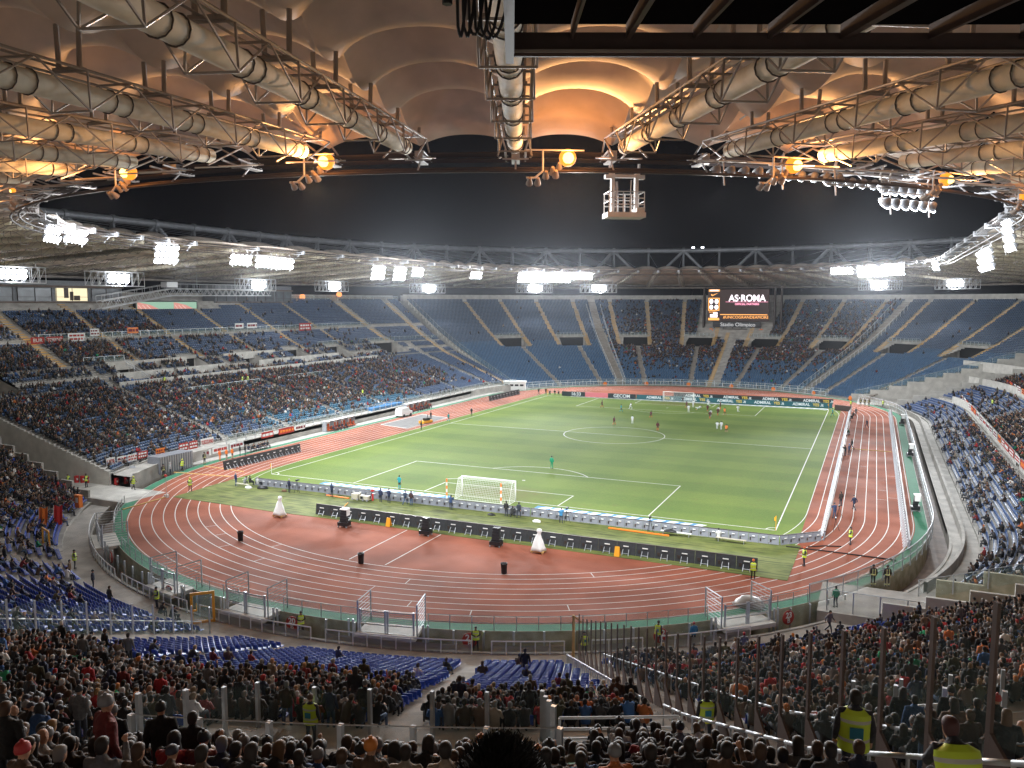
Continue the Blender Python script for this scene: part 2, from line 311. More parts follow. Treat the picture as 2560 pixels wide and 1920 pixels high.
# ------------------------------------------------------------------ ground
def strip(mb, q0, q1, r0, r1, z, step=2, m=0, z1=None):
    n = max(1, int(abs(q1-q0)/step)); z1 = z if z1 is None else z1
    qs = [q0+(q1-q0)*i/n for i in range(n+1)]
    V = [P3(q, r0, z) for q in qs]+[P3(q, r1, z1) for q in qs]
    mb.add(V, [(i, i+1, n+2+i, n+1+i) if False else (i, n+1+i, n+2+i, i+1) for i in range(n)], m)
def rect(mb, x0, x1, y0, y1, z, m=0): mb.quad((x0, y0, z), (x1, y0, z), (x1, y1, z), (x0, y1, z), m)
def ground():
    b = MB(); rect(b, -1200, 1200, -1200, 1200, -2.3); b.obj('ground', 'concrete_dark', kind='structure')
    # infield slab standing proud of the moat
    n = 280; qs = [-90+560*i/n for i in range(n)]
    b = MB(); V = [P3(q, 48.9, 0) for q in qs]+[P3(q, 48.9, -2.3) for q in qs]
    b.add(V, [tuple(range(n))]); b.add(V, [(i, n+i, n+(i+1) % n, (i+1) % n) for i in range(n)], 1); b.obj('infield_slab', ['concrete', 'stained_wall'], kind='structure')
    b = MB(); strip(b, -90, 470, 47.6, 48.85, .005); b.obj('green_border', 'green_paint', kind='structure')
    b = MB(); V = [P3(q, 47.62, .009) for q in qs]; b.add(V, [tuple(range(n))]); b.obj('running_track', 'track', kind='structure')
    b = MB(); rect(b, -36.5, 36.55, -58.2, 58.5, .014); b.obj('pitch_turf', 'turf', kind='structure')
    b = MB()
    pts = [(-36.2, -57.2), (-36.4, -60), (-36.0, -68.2), (-20, -68.6), (-10, -68.35), (5, -68.5), (20, -68.25), (36.7, -68.4), (36.9, -57.2)]
    V = [(x, y, .04) for x, y in pts]+[(x, y, .0) for x, y in pts]; k = len(pts)
    b.add(V, [tuple(range(k))[::1]]+[(i, k+i, k+(i+1) % k, (i+1) % k) for i in range(k)]); b.obj('turf_mat', 'turf_mat', kind='structure')
    b = MB(); lw = .085
    for k in range(10): strip(b, -90, 470, 36.5+1.22*k-lw/2, 36.5+1.22*k+lw/2, .018, 1.2)
    for i in range(46):                              # stagger marks across single lanes
        q = rnd.uniform(-80, 80) if i < 24 else rnd.choice([rnd.uniform(92, 188), rnd.uniform(200, 250), rnd.uniform(372, 465)]); k = rnd.randrange(9)
        a = P3(q, 36.5+1.22*k, .02); c = P3(q, 36.5+1.22*(k+1), .02); d = (c-a).normalized(); s = Vector((-d.y, d.x, 0))*.035; b.quad(a-s, c-s, c+s, a+s)
    for x0, x1 in ((-1.6, -1.8), (2.4, 2.3)): b.quad((x0-.05, -79.3, .02), (x0+.05, -79.3, .02), (x1+.05, -68.6, .02), (x1-.05, -68.6, .02))
    b.obj('track_lane_lines', 'paint_white', kind='structure')
    b = MB(); w = .065; z = .022
    def ln(x0, y0, x1, y1):
        d = Vector((x1-x0, y1-y0, 0)).normalized(); s = Vector((-d.y, d.x, 0))*w; A = Vector((x0, y0, z))-d*w; B = Vector((x1, y1, z))+d*w; b.quad(A-s, B-s, B+s, A+s)
    def arc(cx, cy_, r, a0, a1, n=40):
        for i in range(n):
            t0 = math.radians(a0+(a1-a0)*i/n); t1 = math.radians(a0+(a1-a0)*(i+1)/n)
            b.quad((cx+(r-w)*math.cos(t0), cy_+(r-w)*math.sin(t0), z+.002), (cx+(r+w)*math.cos(t0), cy_+(r+w)*math.sin(t0), z+.002), (cx+(r+w)*math.cos(t1), cy_+(r+w)*math.sin(t1), z+.002), (cx+(r-w)*math.cos(t1), cy_+(r-w)*math.sin(t1), z+.002))
    for s in (-1, 1):
        ln(-34, s*52.5, 34, s*52.5); ln(s*34, -52.5, s*34, 52.5)
        ln(-20.16, s*36, 20.16, s*36); ln(-9.16, s*47, 9.16, s*47)
        for x in (-20.16, 20.16): ln(x, s*52.5, x, s*36)
        for x in (-9.16, 9.16): ln(x, s*52.5, x, s*47)
        a = math.degrees(math.asin(5.5/9.15)); base = 90 if s < 0 else -90
        arc(0, s*41.5, 9.15, base-(90-a), base+(90-a)); arc(0, s*41.5, .16, 0, 360, 10)
    ln(-34, 0, 34, 0); arc(0, 0, 9.15, 0, 360, 72)
    for sx in (-1, 1):
        for sy in (-1, 1): arc(sx*34, sy*52.5, 1, {(-1, -1): 0, (1, -1): 90, (1, 1): 180, (-1, 1): 270}[(sx, sy)], {(-1, -1): 90, (1, -1): 180, (1, 1): 270, (-1, 1): 360}[(sx, sy)], 8)
    b.obj('pitch_markings', 'paint_white', kind='structure')
    # four concrete corner passages that bridge the moat
    b = MB()
    for x0, x1, y0, y1 in ((39.5, 112, -74.5, -67.2), (-112, -38.8, -72.8, -66.6), (39.5, 112, 67.2, 82), (-112, -45, 62, 68)):
        b.box(((x0+x1)/2, (y0+y1)/2, -1.14), (x1-x0, y1-y0, 2.3))
    b.box((-49.85, -2.3, -1.14), (2.1, 128.6, 2.29)); b.obj('corner_passages', 'concrete', kind='structure')
    b = MB(); rect(b, -50, -40.7, -72.5, -67.3, .03); b.obj('pale_apron', 'concrete_pale', kind='structure')
    # grey practice court painted on the left straight
    b = MB(); b.quad((-45.5, -7.5, .024), (-38.2, -9.5, .024), (-38.2, 6.5, .024), (-45.5, 8.5, .024)); b.obj('court_marking', 'court_grey', kind='structure')
    b = MB(); b.path([(-45.5, -7.5, .03), (-38.2, -9.5, .03), (-38.2, 6.5, .03), (-45.5, 8.5, .03), (-45.5, -7.5, .03)], .06, 4); b.obj('court_lines', 'paint_white', kind='structure')
ground()

# ------------------------------------------------------------------ grandstands
RK = [54+.8*k for k in range(70)]
def qn0(r): return math.degrees(math.acos(min(1, 31.3/r)))       # near curve ends at y=-74.5
def qn1(r): return math.degrees(math.acos(min(1, 29.6/r)))       # (left end, y=-72.8)
STANDS = {
 'near': (lambda r: -qn1(r), lambda r: qn0(r)),
 'right': (lambda r: math.degrees(math.acos(24./r)), lambda r: 190+math.degrees(math.asin(24./r))),
 'far': (lambda r: 190+math.degrees(math.asin(38.8/r)), lambda r: 345.),
 'left': (lambda r: 346.6, lambda r: 560-math.degrees(math.acos(23.4/r))),
}
NEARV = [6.9, 20.9, 35.2, 49.4, -6.9, -20.9, -35.2, -49.4]
VOM = {'near': NEARV, 'far': [280+a for a in NEARV], 'left': [382, 401, 420, 439, 458, 362, -77+560], 'right': []}
VW = 3.3; VR0, VR1 = 80.8, 87.4
AISLE_UP = [3.5+7.1*k for k in range(8)]; AISLE_UP += [-a for a in AISLE_UP]
AISLE_LO = [6.9+13.85*k for k in range(4)]; AISLE_LO += [-a for a in AISLE_LO]
FENCEQ = [28.3, -28.3, 0]
def in_vom(st, q, r): return VR0 < r < VR1 and any(abs(q-v) < VW for v in VOM[st])
def terrace(st, parent, matn):
    q0, q1 = STANDS[st]; w0 = zr(52, st); prof = [(50.9, -2.3), (50.9, w0), (53.6, w0)]
    for k, r in enumerate(RK): prof += [(r-.4, zr(r, st)), (r+.4, zr(r, st))]
    prof += [(112.5, zr(RK[-1])), (112.5, 26.3), (112.9, 26.3), (112.9, -2.3)]
    NJ = 70; b = MB(); qa, qb = q0(80), q1(80)
    fr = sorted(set([i/NJ for i in range(NJ+1)]+[(v+s*VW-qa)/(qb-qa) for v in VOM[st] for s in (-1, 1) if qa < v-VW and v+VW < qb]))
    def zz(q, r, z, k):
        return z
    nv = len(prof); grid = []
    for f in fr:
        grid.append([P3(q0(r)+(q1(r)-q0(r))*f, r, z) for r, z in prof])
    vset = []
    for v in VOM[st]:
        if not (qa < v-VW and v+VW < qb): continue
        vset.append(((v-VW-qa)/(qb-qa), (v+VW-qa)/(qb-qa)))
    V = [p for g in grid for p in g]; F = []
    for j in range(len(fr)-1):
        mid = (fr[j]+fr[j+1])/2; inside = any(a < mid < c for a, c in vset)
        for k in range(nv-1):
            rm = (prof[k][0]+prof[k+1][0])/2
            if inside and VR0 < rm < VR1: continue
            F.append((j*nv+k, j*nv+k+1, (j+1)*nv+k+1, (j+1)*nv+k))
    b.add(V, F); b.obj('terrace', matn, parent)
    # vomitories: platform, dark doorway, cheek walls
    for v in VOM[st]:
        if not (qa < v-VW and v+VW < qb): continue
        b = MB(); z0 = zr(80.4)-.02; z1 = zr(87.6)
        strip(b, v-VW, v+VW, 80.7, 87.5, z0, 1)
        for s in (-1, 1):
            pts = [P3(v+s*VW, 80.7, z0)]+[P3(v+s*VW, r_, z_) for r_, z_ in ((80.7, zr(81.2)), (87.5, z1))]+[P3(v+s*VW, 87.5, z0)]
            b.add(pts, [(0, 1, 2, 3)]); 
        strip(b, v-VW, v+VW, 87.5, 87.5, z0, 1, 0, z1)
        strip(b, v-VW, v+VW, 87.1, 87.5, z1-.35, 1, 0); strip(b, v-VW, v+VW, 87.1, 87.1, z1-.35, 1, 0, z1+.25); strip(b, v-VW, v+VW, 87.1, 87.55, z1+.25, 1)
        ob = b.obj('vomitory', 'concrete', parent)
        d = MB(); strip(d, v-VW*.85, v+VW*.85, 87.42, 87.42, z0+.02, 1, 0, z1-.4); d.obj('doorway', 'dark_opening', ob)
stands = {}
for st, lab, mt in (('near', 'near curved grandstand packed with spectators in the foreground', 'concrete'), ('right', 'long right hand grandstand with low seat rows beside the track', 'concrete'),
                    ('far', 'far curved grandstand of blue seats under the big screen', 'concrete'), ('left', 'left main grandstand with boxes and grey parapet walls', 'concrete')):
    t = thing('grandstand', lab, 'grandstand'); stands[st] = t; terrace(st, t, mt)
def aisle(st, q, r0, r1, w, m, name='stair_aisle'):
    if r0 > r1: return
    b = MB()
    for r in RK:
        if not (r0 <= r <= r1): continue
        z = zr(r, st); c, n = q2p(q, r); rz = math.atan2(n[1], n[0])-PI/2
        b.box((c[0], c[1], z+.01), (w, .80, .05), rz)
        c, n = q2p(q, r+.2); b.box((c[0], c[1], z+.10), (w, .40, .2), rz)
    b.obj(name, m, stands[st])
def far(q): return 280+q
def lim(st, q, r):
    a, b_ = STANDS[st]; return a(r) < q < b_(r)
for q in AISLE_UP:
    if lim('far', far(q), 96): aisle('far', far(q), 81, 108.5, 1.35, 'tan_stair')
    if abs(q) < 60 and not 20 < q < 26: aisle('near', q, 81, 108.5, 1.2, 'brown_stair')
for q in AISLE_LO:
    if lim('far', far(q), 62): aisle('far', far(q), 54, 80, 1.2, 'brown_stair')
    aisle('near', q, 54 if abs(q) < 50 else 60, 80, 1.3, 'concrete')
for q in (28.3, -28.3): aisle('far', far(q), 54, 108.5, 2.4, 'brown_stair')
aisle('far', far(-.9), 54, 90, 1.7, 'concrete'); aisle('far', far(1.1), 54, 90, 1.2, 'tan_stair')
aisle('near', 28.6, 53.6, 108.5, 1.5, 'brown_stair'); aisle('near', -28.3, 54, 108.5, 2, 'brown_stair'); aisle('near', -.6, 54, 108.5, 1.8, 'concrete')
for q in (372, 391.5, 411, 430, 449, 466.5, 356): aisle('left', q, 54, 79, 1.2, 'concrete'); aisle('left', q+4, 87, 108, 1.4, 'tan_stair')
aisle('left', 349.5, 54, 108, 1.2, 'tan_stair'); 
for q in (105, 122, 139, 156, 173): aisle('right', q, 54, 60.4, 1.2, 'concrete')
# stepped end wall of the far stand, end walls of the others
def end_wall(st, q_of, thick, up, step=3.2, m='concrete_pale', y=None, r0=54):
    b = MB(); r = r0
    while r < 112:
        r2 = min(112, r+step); z = zr(r2, st)+up
        A = P3(q_of(r), r, 0); B = P3(q_of(r2), r2, 0); d = (B-A); L = d.length; b.box(((A.x+B.x)/2, (A.y+B.y)/2, (z-1)/2), (L+.002, thick, z+1), math.atan2(d.y, d.x)); r = r2
    b.obj('end_wall', m, stands[st])
end_wall('far', lambda r: 190+math.degrees(math.asin(38.5/r)), .35, .25)
end_wall('far', lambda r: 345.4, .35, .15, 1.6)
end_wall('right', lambda r: 190+math.degrees(math.asin(24.3/r)), .3, .9, 3)
end_wall('right', lambda r: math.degrees(math.acos(24.3/r)), .3, .9, 3, 'stained_wall')
end_wall('near', lambda r: qn0(r)+.3, .3, .9, 2.4, 'concrete_pale')
end_wall('near', lambda r: -qn1(r)-.3, .3, .5, 2.4, 'concrete')
end_wall('left', lambda r: 560-math.degrees(math.acos(23.7/r)), .3, .1, .8, 'concrete_pale')
# parapet walls of the left and right stands
def parapet(st, q0, q1, r, h, th=.18, m='concrete_pale', z=None, name='parapet'):
    z = zr(r) if z is None else z; b = MB(); strip(b, q0, q1, r, r, z-.6, 2, 0, z+h); strip(b, q0, q1, r+th, r+th, z-.6, 2, 0, z+h); strip(b, q0, q1, r, r+th, z+h, 2); b.obj(name, m, stands[st])
for a, c in ((408, 428), (429, 451), (452, 466), (386, 407), (372, 385)): parapet('left', a, c, 78.6, 1.15)
for a, c in ((448, 463), (408, 420), (432, 447), (386, 407)): parapet('left', a, c, 82.3, .9)
for a, c in ((440, 462), (409, 428)): parapet('left', a, c, 86, .95)
parapet('left', 360, 470, 94.6, .9, .2, 'concrete')
parapet('right', 70, 120, 60.9, 1.6, .25); parapet('right', 123, 205, 60.9, 1.6, .25); parapet('right', 90, 215, 69.6, 1.7, .25); parapet('right', 104, 225, 77, 1.7, .25)
for st in stands:
    a, c = STANDS[st]; parapet(st, a(53)+.3, c(53)-.3, 50.9, .12, .25, 'concrete', zr(52, st), 'front_kerb')


# ------------------------------------------------------------------ roof
TQ = [23.5+6.2*k for k in range(-18, 11)]+[92+14*i for i in range(7)]+[191.9+6.2*k for k in range(29)]+[372+14*i for i in range(7)]
TQ += [471.9]
def tz(r): return 33.15-.06*(r-58)
def truss_meshes():
    def z(s): return 33.15-.06*s
    L = 57.5
    t = MB(); n = 14; rings = []
    for i in range(19):
        s = .8+i*(54-.8)/18; rings.append([(.43*math.cos(2*PI*j/n), s, z(s)+.43*math.sin(2*PI*j/n)) for j in range(n)])
    t.loft(rings)
    f = MB(); w = MB()
    for x in (-.78, .78): f.bar((x, -1.2, z(-1.2)+.75), (x, L, z(L)+.75), .055, 6)
    f.bar((-.25, -1.2, z(0)+.95), (-.25, L, z(L)+.95), .05, 4); f.bar((.25, -1.2, z(0)+.95), (.25, L, z(L)+.95), .05, 4)
    k = 0; s = 4.3
    while s < L-2:
        zb = z(s)-.72; zt = z(s)+.75
        w.bar((-.85, s, zb), (.85, s, zb), .045, 5)
        for x in (-1, 1):
            w.bar((x*.85, s, zb), (x*.78, s, zt), .045, 5)
            w.bar((x*.85, s, zb), (x*.78, s-2.45, z(s-2.45)+.75), .04, 5); w.bar((x*.85, s, zb), (x*.78, s+2.45, z(s+2.45)+.75), .04, 5)
        w.bar((-.78, s, zt), (.78, s, zt), .05, 4); w.bar((-.78, s+2.45, z(s+2.45)+.75), (.78, s+2.45, z(s+2.45)+.75), .05, 4)
        for ds in (-2.9, -2.0):
            c = s+ds; pts = [(.46*math.cos(a), c, z(c)+.46*math.sin(a)) for a in [2*PI*i/12 for i in range(13)]]; t.path(pts, .028, 4, 1)
        s += 4.9
    # pointed inner end
    for x in (-1, 1):
        w.bar((x*.78, -1.2, z(0)+.75), (x*.95, 2.2, z(2.2)-.72), .06, 5); w.bar((x*.9, 1.2, z(1)-.7), (x*.9, -3.2, z(0)+.02), .05, 5); w.bar((x*.78, -1.2, z(0)+.75), (x*.5, -3.4, z(0)+.15), .06, 5)
    return t.mesh('radial_tube', ['tube', 'tube_hoop'], True), f.mesh('truss_chords', 'roof_steel'), w.mesh('truss_web', 'roof_steel')
TUBE, CHORD, WEB = truss_meshes()
POSTS = MB().bar((-.45, 0, 0), (-.5, 0, 1), .10, 7).bar((.45, 0, 0), (.5, 0, 1), .10, 7).box((0, 0, .04), (1.24, .34, .07)).mesh('fabric_post', 'roof_steel')
def px_of(p): d = np.array(p)-CAM; return 1280+FPX*(d@cr)/max(.01, d@cf)
RELAB = {}
def relabel():
    for k, L in RELAB.items():
        L.sort(key=lambda a: a[0])
        for i, (x, o) in enumerate(L): o['label'] = '%s from the left %s' % (nth(i, len(L)), k)
def nth(i, n): 
    w = ['first', 'second', 'third', 'fourth', 'fifth', 'sixth', 'seventh', 'eighth', 'ninth', 'tenth', 'eleventh', 'twelfth']
    return w[i] if i < 12 else '%dth' % (i+1) if (i+1) % 10 not in (1, 2, 3) or 10 < i+1 < 14 else '%d%s' % (i+1, {1: 'st', 2: 'nd', 3: 'rd'}[(i+1) % 10])
def roof():
    arc = ['far left', 'left', 'middle', 'right', 'far right']
    first = None; n = 0
    names = {-1.3: 'roof truss with cream tube, second left of the silver central one', 17.3: 'roof truss with thick cream tube running to the upper left corner', 23.5: 'central roof truss with silver tube pointing straight at the viewer', 29.7: 'roof truss with cream tube ending above the white hanging cage', 35.9: 'roof truss with cream tube, second right of the silver central one', 11.1: 'roof truss with tube reaching the left edge high up, next to the thickest one', 4.9: 'roof truss whose tube glows orange near the left orange lamp'}
    for q in TQ:
        rr = np.array([list(P3(q, r, tz(r))) for r in np.arange(57, 112, 4)])
        if not seen(rr, 60).any(): continue
        D = float(np.median(dist(rr[seen(rr, 60)])))
        lab = None
        for a, c in names.items():
            if abs(q-a) < .3: lab = c
        grp = 'radial roof trusses'
        auto = lab is None
        if lab is None:
            lab = 'cream radial tube truss under the near roof fabric' if D < 75 and D > 0 else 'pale radial truss under the roof across the stadium'
        t = thing('roof_truss', lab, 'roof truss', P3(q, 58, 0), out_rz(q), grp)
        if auto: RELAB.setdefault('among the cream roof trusses overhead' if 0 < D < 75 else 'among the pale roof trusses across the stadium', []).append((px_of(P3(q, 60, 33)), t))
        link('tube', TUBE, t)
        link('truss_chords', CHORD, t); link('truss_web', WEB, t)
        if abs(q) < 74:
            for k in range(12): s_ = -.6+4.9*k; o = link('fabric_post', POSTS, t, (0, s_, 33.9-.06*s_)); o.scale = (1, 1, 34.5-(33.9-.06*s_))
    # fabric bays
    arches = [55.2, 57.4]+[57.4+4.9*k for k in range(1, 12)]+[114]
    for i in range(len(TQ)-1):
        q0, q1 = TQ[i], TQ[i+1]; NW = 16; qm = ((q0+q1)/2+90) % 560-90; hq = min(1, max(0, (66-abs(qm))/24)) if qm < 300 else 0; V = []; F = []; rows = []
        for a, c in zip(arches[:-1], arches[1:]):
            for j in range(13 if c == arches[-1] else 12): rows.append((a+(c-a)*j/12, j/12))
        for r, u in rows:
            pk = (1-abs(2*u-1))**1.7; g = min(1, max(0, (r-60)/20)); amp = 1.1+1.5*g+.07*max(0, r-80)
            for j in range(NW+1):
                w = -1+2*j/NW; e = abs(w)**2.6
                zf = tz(max(r, 58.6))+.78+.12*g-e*(.22+.1*g)+pk*amp*(1-.5*e)*(r > 58)
                e2 = abs(w)**2.3; zn = 35.45-1.2*e2-(.95-.55*e2)*max(0, (57.4-r)/2.2)+pk*1.75*(1-.5*e2)*(r > 57.4)
                z = zf+(zn-zf)*hq
                p = P3(q0+(q1-q0)*(j/NW), r, z); V.append(p)
        n = NW+1
        for k in range(len(rows)-1):
            for j in range(NW): F.append((k*n+j, k*n+j+1, (k+1)*n+j+1, (k+1)*n+j))
        b = MB(); b.add(V, F); A = np.array([list(p) for p in V]); vis = seen(A, 0)
        D = float(np.median(dist(A[vis]))) if vis.any() else -1
        qm = ((q0+q1)/2+90) % 560-90
        if 17 < qm < 23.5: lab = 'scalloped fabric roof bay left of the silver central tube'
        elif 23.5 < qm < 30: lab = 'scalloped fabric roof bay lit orange right of the silver central tube'
        elif 11 < qm < 17: lab = 'fabric roof bay left of the thickest cream tube'
        elif 30 < qm < 36: lab = 'fabric roof bay right of the white hanging cage, below the dark canopy'
        else: lab = 'brown scalloped fabric bay between cream tubes overhead' if D < 75 and D > 0 else 'pale fabric bay of the roof across the stadium'
        o = b.obj('roof_fabric', 'membrane', None, True, label=lab, cat='roof fabric', group='fabric roof bays')
        if lab.startswith(('brown', 'pale')): RELAB.setdefault('among the %s fabric bays %s' % (('brown', 'overhead') if lab[0] == 'b' else ('pale', 'across the stadium')), []).append((px_of(P3((q0+q1)/2, 60, 33)), o))
    # outer ring truss
    t = thing('ring_truss', 'grey tubular ring truss standing above the far roof against the sky', 'ring truss')
    qs = [i*2. for i in range(280)]
    def ringpath(b, r, z, rad, seg=8, step=2):
        n = int(560/step); rings = []
        for i in range(n):
            q = -90+i*step; c, nn = q2p(q, r); rings.append([(c[0]+nn[0]*rad*math.cos(a), c[1]+nn[1]*rad*math.cos(a), z+rad*math.sin(a)) for a in [2*PI*k/seg for k in range(seg)]])
        rings.append(rings[0]); b.loft(rings, 0, False)
    b = MB(); ringpath(b, 118, 43, .85); b.obj('top_chord', 'ring_steel', t, True)
    b = MB(); ringpath(b, 116.5, 30.4, .55); ringpath(b, 113.6, 29.35, .32); b.obj('bottom_chord', 'roof_steel', t, True)
    b = MB(); COLLAR = MB().bar((-.5, 0, 0), (.5, 0, 0), 1.05, 10).mesh('node_collar', 'ring_steel')
    for i, q in enumerate(TQ[:-1]):
        qn = TQ[i+1]; qp = TQ[i-1] if i else TQ[-2]-560
        top = P3(q, 118, 43); b.bar(top, P3(q, 116.5, 30.4), .42, 6); b.bar(top, P3(q, 122, 33), .3, 6)
        link('node_collar', COLLAR, t, top, out_rz(q))
        if i % 2 == 0:
            b.bar(top, P3(qn, 116.8, 30.4), .55, 6); b.bar(top, P3(qp, 116.8, 30.4), .55, 6)
    b.obj('truss_diagonals', 'ring_steel', t)
    for i, q in enumerate(TQ[:-1]):
        if i % 3 == 0:
            pass
    # inner tension ring
    t = thing('tension_ring', 'bundle of dark cables forming the inner ring of the roof', 'cable ring')
    b = MB()
    for k in range(5): ringpath(b, 54.2+.26*k, 33.35, .075, 5)
    for k in range(4): ringpath(b, 54.3+.26*k, 33.0, .07, 5)
    b.obj('ring_cables', 'steel_dark', t)
    b = MB(); ringpath(b, 55.6, 32.35, .10, 6); ringpath(b, 56.3, 32.1, .10, 6); b.obj('lamp_rail', 'steel_dark', t)
    b = MB(); b.box((0, 54.8-58, 33.18), (.5, 1.6, .62)); b.bar((0, -3, 33.0), (0, -2, 32.1), .06, 5); b.bar((-.6, -3.4, 33), (-.6, -1, 33.2), .07, 5); b.bar((.6, -3.4, 33), (.6, -1, 33.2), .07, 5); b.bar((-.8, -2.2, 32.9), (.8, -2.2, 32.9), .06, 5)
    cm = b.mesh('cable_clamp', 'ring_steel')
    for q in TQ[:-1]: link('cable_clamp', cm, t, P3(q, 58, 0), out_rz(q))
    # radial cables from outer top chord down to the ring (upper net)
    b = MB()
    for q in TQ[:-1]: b.bar(P3(q, 118, 42.3), P3(q, 60, 34.6), .06, 4)
    b.obj('upper_cables', 'steel', t)
    # floodlight clusters
    for q, z, nc, nrow, lit, lab in CLUSTERS:
        t = thing('floodlight_bank', lab, 'floodlights', P3(q, 55.6, z), out_rz(q)+(PI if lit == 0 else 0)*0)
        b = MB(); hw = nc*.5
        b.bar((-hw, 0, .75), (hw, 0, .75), .07); b.bar((-hw, .3, -.1), (hw, .3, -.1), .05)
        for x in (-hw*.7, hw*.7): b.bar((x, 0, .75), (x, .3, 1.4), .06); b.bar((x, .1, .75), (x, .3, -nrow*.8), .05)
        b.obj('bracket', 'steel_white', t)
        h = MB(); g = MB()
        for i in range(nc):
            for j in range(nrow):
                c = Vector(((i-(nc-1)/2)*1.0, -.1+.18*j, .1-j*.95)); d = Vector((0, -.82, -.57)); h.bar(c-d*.45, c, .16, 8, r2=.46 if lit else .38)
                u = Vector((1, 0, 0)); w = d.cross(u)
                n = 12; R = .5 if lit else .36; cc = c+d*.03
                g.add([cc+(u*math.cos(a)+w*math.sin(a))*R for a in [2*PI*k/n for k in range(n)]]+[cc+d*.14], [(k, (k+1) % n, n) for k in range(n)])
        h.obj('lamp_housings', 'grey', t, True); g.obj('lamp_faces', 'lamp_white', t)
    for q, z, lab in FRAMES:
        t = thing('framed_light', lab, 'floodlights', P3(q, 97, z), out_rz(q))
        b = MB()
        for y in (-.8, .8):
            for zz in (-1.4, 1.4): b.bar((-6.3, y, zz), (6.3, y, zz), .09, 4)
            for i in range(9):
                x = -6.3+12.6*i/8; b.bar((x, y, -1.4), (x, y, 1.4), .07, 4)
                if i < 8 and i not in (3, 4): b.bar((x, y, -1.4), (x+1.57, y, 1.4), .05, 4)
        for i in range(9): b.bar((-6.3+12.6*i/8, -.8, -1.4), (-6.3+12.6*i/8, .8, -1.4), .05, 4)
        for x in (-5, 5): b.bar((x, 0, 1.4), (x, 0, 3.2), .07, 4)
        b.obj('lamp_frame', 'steel_white', t)
        g = MB()
        for i in range(5):
            for j in range(2):
                c = Vector(((i-2)*1.02, -.9, .55-j*.95)); d = Vector((0, -.9, -.44)); u = Vector((1, 0, 0)); w = d.cross(u); n = 12
                g.add([c+(u*math.cos(a)+w*math.sin(a))*.5 for a in [2*PI*k/n for k in range(n)]]+[c+d*.1, c-d*.5], [(k, (k+1) % n, n) for k in range(n)]+[((k+1) % n, k, n+1) for k in range(n)])
        g.obj('lamp_faces', 'lamp_white', t)
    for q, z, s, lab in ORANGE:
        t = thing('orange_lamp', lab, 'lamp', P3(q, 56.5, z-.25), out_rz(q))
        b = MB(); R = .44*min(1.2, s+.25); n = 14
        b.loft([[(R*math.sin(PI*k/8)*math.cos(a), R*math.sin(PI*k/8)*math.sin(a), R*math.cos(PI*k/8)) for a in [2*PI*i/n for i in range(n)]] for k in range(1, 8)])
        b.obj('lamp_globe', 'lamp_glow_rim', t, True)  # orange globe paints the glow ring round the lamp's pale core
        b = MB(); R2 = R*.66; b.loft([[(R2*math.sin(PI*k/8)*math.cos(a), .62*R+R2*math.sin(PI*k/8)*math.sin(a), -.12*R+R2*math.cos(PI*k/8)) for a in [2*PI*i/n for i in range(n)]] for k in range(1, 8)]); b.obj('lamp_core', 'lamp_glow_core', t, True)  # brighter ball set outward to read as the glow's pale core
        b = MB(); b.bar((-.2, 0, .45), (2.6, 0, .45), .05); b.bar((1.5, 0, .45), (1.5, 0, -.8), .06); b.bar((1.5, 0, -.8), (2.0, 0, -1.2), .06); b.bar((2.0, 0, -1.2), (2.5, 0, -1.2), .06)
        b.bar((-.9, .8, .3), (.9, .8, .3), .04)
        b.obj('bent_arm', 'steel_white', t)
        b = MB()
        for i, (x, zz) in enumerate(((.5, -.5), (.9, -.75), (1.3, -1.0), (.7, -.95), (1.8, -1.4), (2.3, -1.4))): b.bar((x, .1, zz+.18), (x, -.3, zz-.12), .10, 8, r2=.22)
        b.obj('dark_lamp_heads', 'roof_steel', t)
roof(); relabel(); RELAB.clear()

